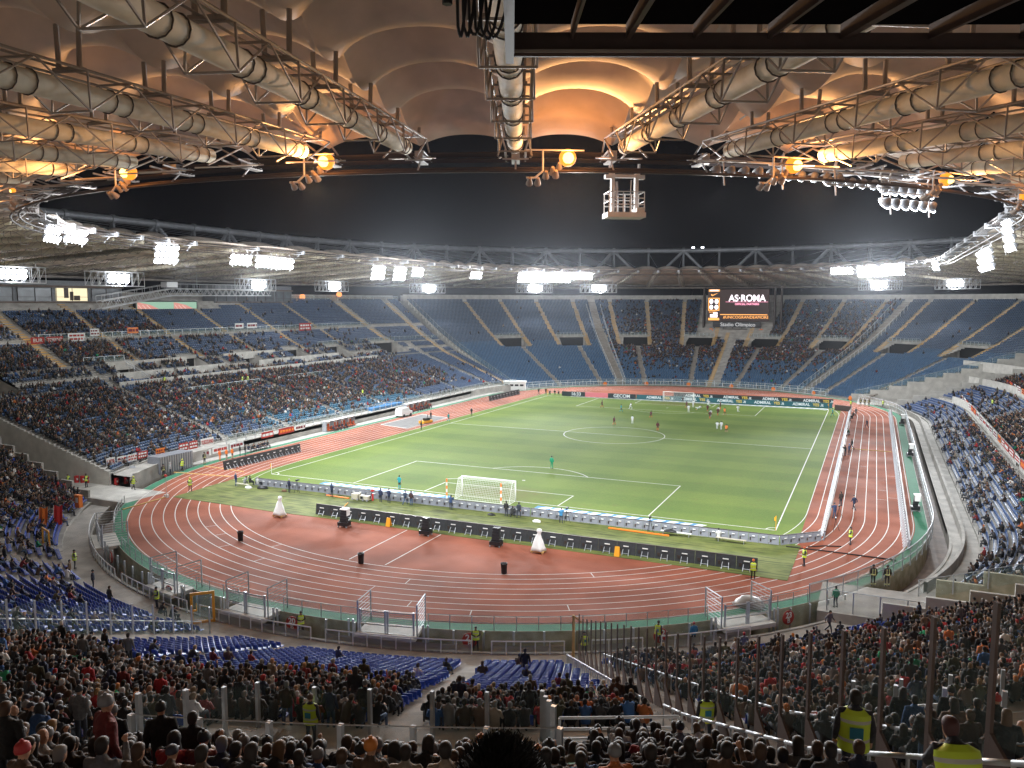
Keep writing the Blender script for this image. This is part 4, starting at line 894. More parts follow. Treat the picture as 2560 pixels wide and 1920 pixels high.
# banners
BC = {'r': 'red_b', 'w': 'white', 'o': 'orange', 'm': 'maroon'}
LASTB = [None]
def banner(X, y0, y1, z0, z1, bg, fg, s, label, rows=1, face=1):
    """cloth banner hung flat on a rail that runs along y; face +1 looks towards the pitch from the left stand"""
    t = thing('banner', label, 'banner', (X, (y0+y1)/2, (z0+z1)/2), 0, 'supporters banners'); LASTB[0] = t.name; w = y1-y0; h = z1-z0
    b = MB(); n = 8
    b.loft([[(0+.02*math.sin(i*1.7)*face, -w/2+w*i/n, -h/2), (.03*face+.02*math.sin(i*1.7)*face, -w/2+w*i/n, -h/2), (.03*face+.02*math.sin(i*1.7+1)*face, -w/2+w*i/n, h/2), (0+.02*math.sin(i*1.7+1)*face, -w/2+w*i/n, h/2)] for i in range(n+1)]); b.obj('cloth', BC[bg], t)
    rot = (PI/2, 0, PI/2*face)
    if s: text(s, h*.72, t, (.07*face, 0, 0), rot, BC[fg], 'lettering', .01, bold=.01, sx=min(1.15, w/(len(s)*h*.52)))
    else:
        b = MB()
        for j in range(rows):
            zz = h*(.5-(j+.5)/rows)*.8; x = -w*.42
            while x < w*.4: L = rnd.uniform(.15, .45)*h/rows*2; b.box((.06*face, x+L/2, zz), (.02, min(L, w*.42-x), h*.42/rows)); x += L+.12*h
        b.obj('faded_lettering', BC[fg], t)
X = -94.35
for y0, y1, z0, z1, bg, fg, s, lab, rows in ((-44.8, -42.2, 16.6, 17.8, 'r', 'w', 'EUR', 'red banner with white letters EUR on the left stand', 1), (-41.8, -38.5, 16.6, 17.8, 'r', 'w', 'TORRINO', 'banner reading TORRINO on the left stand', 1),
    (-37.5, -33.9, 16.7, 18.3, 'w', 'r', '', 'wide white and red two line banner right of TORRINO', 2), (-32.8, -30.8, 17.6, 19., 'w', 'm', '', 'small square white banner high on the left stand', 2), (-24.3, -21.7, 17.8, 19, 'o', 'm', '', 'orange banner beside the small dark press area', 1),
    (5.6, 8.4, 17.9, 19.1, 'w', 'm', '', 'white banner, left one of the pale pair', 1), (9.6, 13, 17.9, 19.1, 'w', 'm', '', 'white banner, right one of the pale pair', 1), (28.8, 33.6, 16.6, 18.6, 'r', 'w', '', 'red two line banner on the far part of the left stand', 2)):
    banner(X, y0, y1, z0, z1, bg, fg, s, lab, rows)
X = -50.75
for y0, y1, z0, z1, bg, fg, s, lab, rows in ((-65.6, -64.2, 2.0, 3.2, 'w', 'r', 'UTR', 'white banner with red letters UTR near the left edge', 1), (-63.9, -62.4, 2.0, 3.1, 'w', 'm', '', 'plain looking white banner, nearest of three by the left passage', 2), (-62.2, -60.7, 2.1, 3.1, 'w', 'r', '', 'white banner with red lines, middle of three by the left passage', 2), (-60.5, -58.8, 2.2, 3.2, 'r', 'w', '', 'red banner, farthest of three by the left passage', 2),
    (-57.4, -55.8, 2.0, 3.1, 'o', 'm', '', 'orange banner left of the grey container', 2), (-53.2, -51.4, 2.0, 3.2, 'r', 'w', '', 'red banner, left of the pair above the container', 2), (-51.2, -49.6, 2.0, 3.2, 'r', 'w', '', 'red banner, right of the pair above the container', 2), (-48.9, -46.3, 2.0, 3.2, 'w', 'r', 'TUSCOLANO', 'white banner with red letters TUSCOLANO', 1),
    (-50.5, -46.9, .4, 1.4, 'w', 'm', '', 'long low white banner, left one, on the track side wall', 1), (-46.6, -43.2, .5, 1.5, 'w', 'r', '', 'long low white banner, middle one, on the track side wall', 1), (-42.9, -39.8, .6, 1.6, 'w', 'm', '', 'long low white banner, right one, on the track side wall', 1),
    (-35.5, -32.6, 1.2, 2.2, 'r', 'w', '', 'red banner behind the white hooded bench', 1), (-31.2, -27.2, 1.2, 2.2, 'r', 'o', '', 'red banner with orange letters beside the dugout', 1), (-26.9, -24.2, 1.3, 2.2, 'w', 'm', '', 'white banner right of the red and orange one', 1)):
    banner(X, y0, y1, z0, z1, bg, fg, s, lab, rows)
i = 0
for R_, z0, ya, yb in ((60.8, 3.0, -30, 62), (69.5, 6.5, 0, 66)):
    y = ya
    while y < yb:
        w = rnd.uniform(2.2, 4.2); bg, fg = rnd.choice([('w', 'r'), ('w', 'm'), ('r', 'w'), ('o', 'm'), ('w', 'm'), ('r', 'o')])
        cn = {'w': 'white', 'r': 'red', 'o': 'orange'}[bg]; i += 1
        banner(R_, y, y+w, z0-.05, z0+.95, bg, fg, '', '%s banner on the %s wall of the right hand stand' % (cn, 'lower' if R_ < 65 else 'upper'), 1+rnd.randrange(2), -1); y += w+rnd.uniform(.2, 2.5); RELAB.setdefault('of the %s banners on the %s right hand wall' % (cn, 'lower' if R_ < 65 else 'upper'), []).append((px_of((R_, y, z0)), bpy.data.objects[LASTB[0]]))

relabel()

# ------------------------------------------------------------------ people
HEADR = [(-.125, .03), (-.11, .052), (-.08, .068), (-.04, .077), (0, .083), (.04, .085), (.08, .076), (.108, .05), (.122, .02)]
POSES = {   # joints: pelvis, chest, neck, head centre; shoulders/elbows/wrists; hips/knees/ankles/toes (right side first); +y is forward
 'stand': dict(pel=(0, 0, .95), che=(0, 0, 1.28), nec=(0, 0, 1.49), hed=(0, .02, 1.63), sh=.19, el=[(.27, -.03, 1.13), (-.27, -.03, 1.13)], wr=[(.27, .08, .90), (-.27, .08, .90)], kn=[(.11, .03, .51), (-.11, .03, .51)], an=[(.13, -.02, .09), (-.13, -.02, .09)]),
 'fold': dict(pel=(0, 0, .95), che=(0, 0, 1.28), nec=(0, 0, 1.49), hed=(0, .02, 1.63), sh=.19, el=[(.29, .02, 1.15), (-.29, .02, 1.15)], wr=[(.02, .22, 1.12), (-.04, .22, 1.09)], kn=[(.13, .03, .51), (-.13, .03, .51)], an=[(.15, -.02, .09), (-.15, -.02, .09)]),
 'walk': dict(pel=(0, 0, .93), che=(0, .03, 1.26), nec=(0, .05, 1.47), hed=(0, .08, 1.61), sh=.19, el=[(.27, -.14, 1.14), (-.27, .08, 1.12)], wr=[(.26, -.12, .90), (-.26, .28, .98)], kn=[(.1, .22, .53), (-.1, -.02, .50)], an=[(.1, .28, .12), (-.1, -.34, .14)]),
 'run': dict(pel=(0, 0, .92), che=(0, .1, 1.23), nec=(0, .17, 1.43), hed=(0, .23, 1.56), sh=.19, el=[(.28, -.16, 1.16), (-.28, .2, 1.14)], wr=[(.26, .02, 1.02), (-.2, .38, 1.3)], kn=[(.1, .36, .66), (-.1, -.08, .50)], an=[(.1, .30, .24), (-.1, -.48, .34)]),
 'sit': dict(pel=(0, 0, .50), che=(0, -.03, .84), nec=(0, -.01, 1.05), hed=(0, .02, 1.19), sh=.19, el=[(.27, .06, .74), (-.27, .06, .74)], wr=[(.10, .30, .64), (-.10, .30, .64)], kn=[(.12, .45, .52), (-.12, .45, .52)], an=[(.13, .47, .10), (-.13, .47, .10)]),
 'lean': dict(pel=(0, 0, .50), che=(0, .12, .82), nec=(0, .24, .99), hed=(0, .32, 1.10), sh=.19, el=[(.24, .34, .68), (-.24, .34, .68)], wr=[(.05, .52, .74), (-.05, .52, .72)], kn=[(.14, .45, .52), (-.14, .45, .52)], an=[(.15, .44, .10), (-.15, .44, .10)]),
 'phone': dict(pel=(0, 0, .50), che=(0, -.02, .84), nec=(0, 0, 1.05), hed=(0, .03, 1.19), sh=.19, el=[(.27, .16, .84), (-.27, .06, .74)], wr=[(.14, .34, 1.08), (-.10, .30, .64)], kn=[(.12, .45, .52), (-.12, .45, .52)], an=[(.13, .47, .10), (-.13, .47, .10)]),
 'crouch': dict(pel=(0, 0, .42), che=(0, .12, .74), nec=(0, .22, .93), hed=(0, .28, 1.06), sh=.19, el=[(.27, .34, .76), (-.27, .34, .76)], wr=[(.06, .46, .98), (-.06, .46, .98)], kn=[(.16, .36, .50), (-.16, .30, .12)], an=[(.16, .30, .10), (-.16, -.12, .10)]),
 'camera': dict(pel=(0, 0, .95), che=(0, .03, 1.27), nec=(0, .07, 1.47), hed=(0, .12, 1.60), sh=.19, el=[(.27, .18, 1.20), (-.27, .18, 1.20)], wr=[(.12, .42, 1.42), (-.10, .40, 1.38)], kn=[(.12, .03, .51), (-.12, .03, .51)], an=[(.16, -.02, .09), (-.14, .1, .09)]),
 'dive': dict(pel=(0, 0, .55), che=(.18, .10, .72), nec=(.36, .14, .80), hed=(.48, .18, .86), sh=.17, el=[(.42, .30, .62), (.2, -.2, .80)], wr=[(.60, .36, .50), (.34, -.42, .92)], kn=[(-.30, .10, .42), (-.42, -.10, .60)], an=[(-.55, .05, .10), (-.86, -.12, .52)]),
}
def chain(mb, pts, rad, tg, seg, up=None):
    """tapered tube through pts; rad entries r or (across, depth)"""
    pts = [Vector(p) for p in pts]; rings = []; n = len(pts)
    for i, p in enumerate(pts):
        d = (pts[min(n-1, i+1)]-pts[max(0, i-1)]).normalized(); x = Vector((1, 0, 0)); x = (x-d*x.dot(d)); x = x.normalized() if x.length > .2 else d.orthogonal().normalized(); y = d.cross(x)
        rx, ry = rad[i] if isinstance(rad[i], tuple) else (rad[i], rad[i])
        rings.append([p+x*rx*math.cos(a)+y*ry*math.sin(a) for a in [2*PI*k/seg for k in range(seg)]])
    mb.loft(rings, tg)
def body(pose, seg=8, fingers=True, lod=0):
    J = {k: (Vector(v) if isinstance(v, tuple) else v) for k, v in POSES[pose].items()}
    mb = MB(); P, C, N, H = J['pel'], J['che'], J['nec'], J['hed']
    # tags: 0 jacket, 1 trouser, 2 skin, 3 shoe, 4 sleeve end, 5 shin, 6 eye
    if lod < 2: chain(mb, [P-(C-P).normalized()*.10, P, P.lerp(C, .5), C, C.lerp(N, .55), N-(N-C)*.04, N.lerp(H, .3)], [(.17, .14), (.20, .155), (.19, .15), (.215, .15), (.21, .125), (.085, .085), (.058, .062)], 0, seg)
    else: chain(mb, [P, C, N.lerp(C, .3), N.lerp(H, .3)], [(.19, .15), (.21, .15), (.19, .13), (.06, .06)], 0, seg)
    chain(mb, [N.lerp(H, .1), H+Vector((0, 0, -.09))], [.058, .055], 2, seg)
    hd = HEADR if lod == 0 else [HEADR[i] for i in ((0, 2, 5, 7, 8) if lod == 1 else (1, 4, 7))]
    mb.loft([[(H.x+r*.93*math.cos(a), H.y+(r*1.12*math.sin(a)+(.012 if z < 0 else -.004)), H.z+z) for a in [2*PI*k/seg for k in range(seg)]] for z, r in hd], 2)
    if lod == 0:
        mb.bar(H+Vector((0, .085, .025)), H+Vector((0, .112, -.022)), .010, 5, 2, r2=.017); mb.box(H+Vector((0, .094, -.062)), (.045, .02, .016), 0, 2)
        for s in (-1, 1): mb.bar(H+Vector((s*.074, .0, -.025)), H+Vector((s*.088, -.008, .03)), .016, 5, 2); mb.bar(H+Vector((s*.032, .078, .012)), H+Vector((s*.032, .094, .012)), .011, 5, 6)
    sd = (N-C).normalized(); 
    for i, s in enumerate((1, -1)):
        S_ = C.lerp(N, .60)+Vector((s*J['sh'], 0, 0)); E_, W_ = Vector(J['el'][i]), Vector(J['wr'][i])
        if lod < 2:
            chain(mb, [S_-Vector((s*.06, 0, 0)), S_, S_.lerp(E_, .5), E_], [.065, .082, .072, .060], 0, max(4, seg-2)); chain(mb, [E_+(S_-E_)*.05, E_.lerp(W_, .5), W_], [.060, .054, .040], 4, max(4, seg-2))
        else: chain(mb, [S_, E_, W_], [.065, .055, .04], 0, 4)
        d = (W_-E_).normalized()
        if lod == 0:
            side = d.cross(Vector((0, 0, 1))); side = side.normalized() if side.length > .1 else Vector((1, 0, 0)); K = W_+d*.085
            chain(mb, [W_-d*.02, W_+d*.03, K], [(.024, .02), (.037, .018), (.040, .015)], 2, 6)
            dn = Vector((0, 0, -1)); dn = (dn-d*dn.dot(d)); dn = dn.normalized() if dn.length > .1 else Vector((0, 1, 0))
            for f, (o, L) in enumerate(((-.03, .062), (-.010, .074), (.011, .070), (.031, .055))):
                a = K+side*o; chain(mb, [a-d*.01, a+d*L*.5+dn*.008, a+d*L*.85+dn*.034], [.0095, .009, .008], 2, 5)
            a = W_+d*.03-side*.033*s; chain(mb, [a, a+d*.035-side*s*.024+dn*.01, a+d*.065-side*s*.026+dn*.026], [.011, .010, .008], 2, 5)
        elif lod == 1: chain(mb, [W_-d*.01, W_+d*.08, W_+d*.15], [(.03, .024), (.04, .022), (.02, .014)], 2, 4)
        Hp = P+Vector((s*.09, 0, -.02)); Kn, An = Vector(J['kn'][i]), Vector(J['an'][i])
        if lod < 2:
            chain(mb, [Hp+(P-Hp)*.3, Hp, Hp.lerp(Kn, .5), Kn], [.07, .088, .078, .058], 1, max(4, seg-1)); chain(mb, [Kn+(Hp-Kn)*.06, Kn.lerp(An, .4), An], [.058, .055, .042], 5, max(4, seg-1))
            fd = Vector((0, 1, 0)) if pose != 'dive' else Vector((-.6, .5, -.3)).normalized(); An2 = An-Vector((0, 0, .05))
            chain(mb, [An2-fd*.07, An2+fd*.05, An2+fd*.17], [(.036, .036), (.043, .035), (.036, .022)], 3, max(4, seg-2))
        else: chain(mb, [Hp, Kn, An], [.09, .065, .05], 1, 4)
    return mb, J
def head_gear(kind, H, seg=12):
    mb = MB(); H = Vector(H); n = seg
    def ring(z, rx, ry, oy=0): return [(H.x+rx*math.cos(a), H.y+oy+ry*math.sin(a), H.z+z) for a in [2*PI*k/n for k in range(n)]]
    if kind == 'short': mb.loft([ring(-.075, .062, .05, -.052), ring(-.04, .083, .07, -.035), ring(.0, .090, .083, -.024), ring(.045, .093, .104, -.010), ring(.085, .086, .098, -.004), ring(.118, .058, .066, -.004), ring(.132, .02, .02, -.006)])
    elif kind == 'long': mb.loft([ring(-.24, .085, .04, -.07), ring(-.16, .10, .055, -.062), ring(-.06, .098, .068, -.046), ring(.0, .096, .083, -.030), ring(.045, .097, .106, -.012), ring(.09, .088, .10, -.004), ring(.122, .058, .066, -.004), ring(.136, .02, .02, -.006)])
    elif kind == 'beanie':
        mb.loft([ring(-.005, .092, .104, -.008), ring(.03, .101, .114, -.008), ring(.05, .097, .110, -.008), ring(.10, .090, .10, -.01), ring(.128, .066, .074, -.012), ring(.142, .02, .02, -.012)])
        mb.loft([[(H.x+.03*math.sin(PI*k/4)*math.cos(a), H.y-.012+.03*math.sin(PI*k/4)*math.sin(a), H.z+.158-.026*math.cos(PI*k/4)) for a in [2*PI*i/8 for i in range(8)]] for k in range(1, 4)])
    elif kind == 'cap':
        mb.loft([ring(.02, .094, .106, -.004), ring(.05, .093, .105, -.004), ring(.10, .080, .09, -.006), ring(.13, .04, .045, -.006)])
        mb.loft([[(H.x-.07, H.y+.06, H.z+.03), (H.x+.07, H.y+.06, H.z+.03), (H.x+.05, H.y+.17, H.z+.015), (H.x-.05, H.y+.17, H.z+.015)], [(H.x-.07, H.y+.06, H.z+.042), (H.x+.07, H.y+.06, H.z+.042), (H.x+.05, H.y+.17, H.z+.025), (H.x-.05, H.y+.17, H.z+.025)]])
    elif kind == 'hood': mb.loft([ring(-.20, .13, .11, -.03), ring(-.13, .115, .115, -.03), ring(-.05, .108, .10, -.035), ring(.02, .113, .11, -.028), ring(.08, .104, .112, -.02), ring(.125, .07, .08, -.02), ring(.148, .02, .02, -.02)])
    elif kind == 'fur': mb.loft([ring(-.26, .17, .14, -.02), ring(-.20, .185, .155, -.02), ring(-.14, .165, .13, -.02), ring(-.12, .10, .08, -.02)])
    elif kind == 'helmet': mb.loft([ring(-.01, .105, .125, 0), ring(.03, .11, .13, 0), ring(.09, .10, .115, 0), ring(.14, .06, .07, 0), ring(.155, .02, .02, 0)])
    return mb
def cleaned(pose, slots):
    """body as one continuous skin: lofts fused by a voxel remesh, coloured by the limb each face came from"""
    mb, J = body(pose, 10, True, 0); me = bpy.data.meshes.new('person_body'); me.from_pydata(mb.v, [], mb.f); me.update()
    tree = BVHTree.FromPolygons([Vector(v) for v in mb.v], mb.f)
    o = bpy.data.objects.new('tmp', me); COL.objects.link(o); md = o.modifiers.new('r', 'REMESH'); md.mode = 'VOXEL'; md.voxel_size = .0165
    sm = o.modifiers.new('s', 'SMOOTH'); sm.iterations = 2; sm.factor = .5
    dg = bpy.context.evaluated_depsgraph_get(); dg.update(); out = bpy.data.meshes.new_from_object(o.evaluated_get(dg)); bpy.data.objects.remove(o)
    out.name = 'person_body'; out.materials.clear()
    for s in slots: out.materials.append(MAT[s])
    idx = []
    for p in out.polygons:
        h = tree.find_nearest(p.center); idx.append(mb.m[h[2]] if h[2] is not None else 0)
    # folds of cloth: push jacket verts along slow noise
    out.polygons.foreach_set('material_index', idx); out.polygons.foreach_set('use_smooth', [True]*len(idx)); out.update(); return out
BODY = {}; GEAR = {}
# slot order: 0 torso, 1 thigh, 2 skin, 3 shoe, 4 forearm, 5 shin, 6 eye
KIT = {'plain': ['jacket', 'trousers', 'skin', 'shoe', 'jacket', 'trousers', 'eye'], 'jeans': ['jacket', 'jeans', 'skin', 'shoe', 'jacket', 'jeans', 'eye'], 'white': ['kit_white', 'kit_white', 'skin', 'shoe', 'skin', 'kit_white', 'eye'],
       'dark': ['kit_dark', 'kit_dark', 'skin', 'shoe', 'kit_dark', 'sock_orange', 'eye'], 'ref': ['kit_teal', 'black', 'skin', 'shoe', 'skin', 'kit_teal', 'eye'], 'keeper': ['kit_green', 'kit_green', 'skin', 'shoe', 'kit_green', 'kit_green', 'eye'],
       'fire': ['fire_suit', 'fire_suit', 'skin', 'shoe', 'fire_suit', 'fire_suit', 'eye'], 'coverall': ['coverall', 'coverall', 'skin', 'shoe', 'coverall', 'coverall', 'eye'], 'black': ['black', 'black', 'skin', 'shoe', 'black', 'black', 'eye'],
       'gold': ['orange', 'brown_cloth', 'skin', 'shoe', 'orange', 'skin', 'eye']}
def body_mesh(pose, kit):
    if (pose, kit) not in BODY:
        base = BODY.get((pose, None))
        if base is None: base = cleaned(pose, KIT['plain']); BODY[(pose, None)] = base
        m = base.copy(); 
        for i, s in enumerate(KIT[kit]): m.materials[i] = MAT[s]
        BODY[(pose, kit)] = m
    return BODY[(pose, kit)]
def gear_mesh(pose, kind):
    if (pose, kind) not in GEAR: GEAR[(pose, kind)] = head_gear(kind, POSES[pose]['hed']).mesh(kind, 'own_colour', True)
    return GEAR[(pose, kind)]
def vest(pose, back='patch_blue'):
    k = (pose, 'vest', back)
    if k not in GEAR:
        J = POSES[pose]; P, C, N = Vector(J['pel']), Vector(J['che']), Vector(J['nec']); n = 16; d = (C-P).normalized(); x = Vector((1, 0, 0)); y = d.cross(x).normalized()*-1
        prof = [(-.14, .245, .19, 0), (-.02, .235, .185, 0), (.02, .235, .185, 1), (.07, .235, .185, 1), (.15, .235, .185, 0), (.29, .25, .182, 0), (.33, .255, .18, 1), (.38, .262, .17, 1), (.45, .255, .15, 0), (.52, .12, .11, 0)]
        b = MB(); rings = [[P+d*s+x*rx*math.cos(a)+y*ry*math.sin(a) for a in [2*PI*i/n for i in range(n)]] for s, rx, ry, _ in prof]
        for k2 in range(len(prof)-1): b.loft([rings[k2], rings[k2+1]], 1 if prof[k2][3] and prof[k2+1][3] else 0, False)
        sgn = 1 if y.y > 0 else -1
        A = P-Vector((0, .20, 0)); b.add([A+d*.10+x*-.10, A+d*.10+x*.10, A+d*.29+x*.10, A+d*.29+x*-.10], [(0, 1, 2, 3), (3, 2, 1, 0)], 2)
        GEAR[k] = b.mesh('hi_vis_vest', ['hi_vis', 'reflective', back], True)
    return GEAR[k]
def person(loc, rz, pose, kit, col, gear, gcol, label, cat, name='person', scale=1, group=None, vst=None, vcol=None):
    o = link(name, body_mesh(pose, kit), None, loc, rz, label, cat, group); o.color = (*col, 1); o.scale = (scale,)*3
    for g, gc in ([(gear, gcol)] if isinstance(gear, str) else gear or []):
        h = link({'short': 'hair', 'long': 'long_hair', 'fur': 'fur_collar'}.get(g, g), gear_mesh(pose, g), o); h.color = (*gc, 1)
    if vst: link('hi_vis_vest', vest(pose, vst), o)
    return o

# ------------------------------------------------------------------ many small copies merged into one mesh
def merged(name, jobs, matn):
    """jobs: (verts Nx3, faces list, cols per vert Nx3 or None, pos Kx3, yaw K, scale K, palette K x ntag x3, tagidx N)"""
    VV, CC, LV, LS, LT = [], [], [], [], []; off = 0; lo = 0
    for v, f, tagidx, pos, yaw, sc, pal in jobs:
        K = len(pos)
        if K == 0: continue
        v = np.asarray(v, np.float32); N = len(v); c, s = np.cos(yaw)[:, None], np.sin(yaw)[:, None]
        x = (v[None, :, 0]*c-v[None, :, 1]*s)*sc[:, None]+pos[:, 0:1]; y = (v[None, :, 0]*s+v[None, :, 1]*c)*sc[:, None]+pos[:, 1:2]; z = v[None, :, 2]*sc[:, None]+pos[:, 2:3]
        VV.append(np.stack([x, y, z], -1).reshape(-1, 3)); CC.append(pal[:, tagidx, :].reshape(-1, 3))
        fl = np.concatenate([np.array(q) for q in f]); ln = np.array([len(q) for q in f])
        LV.append((fl[None]+off+np.arange(K)[:, None]*N).reshape(-1)); LT.append(np.tile(ln, K)); off += K*N
    V = np.concatenate(VV); C = np.concatenate(CC); LV = np.concatenate(LV); LT = np.concatenate(LT); LS = np.concatenate([[0], np.cumsum(LT)[:-1]])
    me = bpy.data.meshes.new(name); me.vertices.add(len(V)); me.vertices.foreach_set('co', V.astype(np.float32).ravel())
    me.loops.add(len(LV)); me.loops.foreach_set('vertex_index', LV.astype(np.int32)); me.polygons.add(len(LT)); me.polygons.foreach_set('loop_start', LS.astype(np.int32)); me.polygons.foreach_set('loop_total', LT.astype(np.int32))
    me.materials.append(MAT[matn]); me.update(calc_edges=True)
    at = me.color_attributes.new('Col', 'FLOAT_COLOR', 'POINT'); at.data.foreach_set('color', np.concatenate([C, np.ones((len(C), 1))], 1).astype(np.float32).ravel())
    return me

# ------------------------------------------------------------------ seats
def seat_rows():
    out = []
    for st in STANDS:
        a, c = STANDS[st]
        for ri, r in enumerate(RK):
            q0, q1 = a(r)+.5*57.3/r, c(r)-.5*57.3/r
            # walk along the row in even steps of distance
            segs = []
            for s0, s1, per in ((-90, 90, r*PI/180), (90, 190, .864), (190, 370, r*PI/180), (370, 470, .864), (470, 560, r*PI/180)):
                x0, x1 = max(q0, s0), min(q1, s1)
                if x1 > x0: n = int((x1-x0)*per/.52); segs.append(x0+(np.arange(n)+.5)/max(n, 1)*(x1-x0))
            q = np.concatenate(segs) if segs else np.zeros(0)
            out.append((st, ri, r, q))
    return out
def occupancy(st, q, r, x, y):
    """how full each part of the stands is in the photograph"""
    if st == 'near':
        o = np.where(r > 68, .94, np.where(r > 64.5, .75, np.where(r > 62, .2, .01)))
        o = np.where((q < -1) & (r < 80), np.where(r > 57, .10, .03), o); o = np.where((q < -1) & (r < 80) & (r > 74), .5, o); o = np.where((q < -47) & (r > 54.5), .85, o); o = np.where((q < -30) & (q > -47) & (r > 54.5), .3, o)
        o = np.where((q > -1) & (q < 28), np.where(r > np.interp(q, [-1, 7, 7.01, 13, 13.01, 20, 20.01, 23, 25], [68, 68, 71.5, 71.5, 68.5, 69.5, 77, 73, 72.5]), .95, .012), o)
        o = np.where(q > 29, np.where(r > 58.2, .95, np.where(r > 56.2, .45, .06)), o)
        o = np.where((q > 21.5) & (q < 28) & (r < 80), np.where(r > 73, .95, .012), o); o = np.where((q > 24.3) & (q < 28) & (r > 80) & (r < 90), np.where(r > 84, .8, 0), o)
        return o
    if st == 'far':
        a = q-280; aa = np.abs(a)
        up = np.where(r > 84.5, np.clip(.68-(r-85)*.024, .10, .65), 0); lo = np.where(r > 71, .75, np.where(r > 62, .28, .04))
        o = np.where(r > 84, up, lo); o = np.where((a > 22) & (r > 84), o*.5, o); o = np.where((aa > 28.3), .003, o); o = np.where((aa > 22) & (r < 78), o*.5, o); return o
    if st == 'left':
        o = np.where(r < 79, .68, .42); o = np.where(r < 57.5, .2, o); o = np.where((r > 79) & (r < 87), .5, o); o = np.where((r > 87) & (r < 94), np.where(y < -26, .75, .2), o)
        o = np.where(r > 94.5, np.where(y < -12, np.where(r < 100, .5, .16), .03), o)
        o = np.where(y > 8, o*np.where(r < 79, .72, .45), o); o = np.where((y > 36) & (r < 79), np.clip(.5-(y-36)*.02, .0, .5), o); o = np.where((y > 28) & (r < 58), .08, o); o = np.where(y > 52, np.where(r < 70, .05, .01), o)
        return o
    o = np.where(r > 60.9, .8, np.where(r > 58, .6, .14)); o = np.where((r > 60.9) & (y > 25), .12, o); o = np.where((r < 60.9) & (y > 38), .08, o); o = np.where((r > 70) & (y > 5), .5, o); o = np.where(r > 77, .25, o)
    return o
SEATS, PEOPLE = [], []
def fill():
    for st, ri, r, q in seat_rows():
        if len(q) == 0: continue
        ok = np.ones(len(q), bool)
        for v in VOM[st]:
            if VR0-.6 < r < VR1+.7: ok &= np.abs(q-v) > VW+.15
        w = 57.3/r
        if st in ('near', 'far'):
            b0 = 280 if st == 'far' else 0
            for a in (AISLE_UP if r > 81 else AISLE_LO):
                if st == 'near' and r > 81 and 17 < a < 28: continue
                ok &= np.abs(q-b0-a) > (.75 if r > 81 else .8)*w
            ok &= np.abs(q-b0-(28.35 if st == 'near' else 28.3)) > 1.45*w; ok &= np.abs(q-b0+28.3) > 1.4*w; ok &= np.abs(q-b0) > 1.9*w
            if st == 'near' and r > 79: ok &= ~((q > 26.9) & (q < 28.4)); ok &= ~((r < 86) & (q > 24.2) & (q < 28.4))
            if st == 'far' and r > 85: ok &= ~((q > 280-7.5) & (q < 280+7.6))
        elif st == 'left':
            for a in (372, 391.5, 411, 430, 449, 466.5, 356): ok &= np.abs(q-a-(4 if r > 86 else 0)) > .9
            ok &= np.abs(q-349.5) > .8; ok &= not (78.2 < r < 79.6 or 81.8 < r < 83.2 or 85.6 < r < 86.8 or 94 < r < 96)
            if r > 106.5: ok &= (q < 395) & (q > 347)
            if r > 105: ok &= ~((q > 405) & (q < 426)); ok &= q < 426
        else:
            for a in (105, 122, 139, 156, 173): ok &= np.abs(q-a) > .8
            for c0 in (60.9, 69.6, 77): ok &= not (c0-.7 < r < c0+.7)
        if st == 'near' and r < 90.4: ok &= ~((q > 16.4) & (q < 24.8) & (r > 80))
        q = q[ok]; x, y, nx, ny = q2p_np(q, r+.12); z = np.full(len(q), zr(r, st)); P = np.stack([x, y, z], 1)
        s = seen(P+np.array([0, 0, .6]), 40)
        if not s.any(): continue
        q, P, nx, ny = q[s], P[s], nx[s], ny[s]; occ = nr.rand(len(q)) < occupancy(st, q, np.full(len(q), r), P[:, 0], P[:, 1])
        if st != 'near' or True:      # thin out in clumps, as a real crowd does
            cl = np.sin(q*2.1+r*1.7)*np.sin(q*.83-r*.9+2)+.35*np.sin(q*5.3+r*3.1); oc = occupancy(st, q, np.full(len(q), r), P[:, 0], P[:, 1]); occ = nr.rand(len(q)) < np.clip(oc+cl*.28*np.minimum(oc, 1-oc)*2, 0, 1)
        yaw = np.arctan2(ny, nx)-PI/2+PI       # local +y towards the pitch
        for i in range(len(q)): (PEOPLE if occ[i] else SEATS).append((st, r, q[i], P[i, 0], P[i, 1], P[i, 2], yaw[i]))
fill()
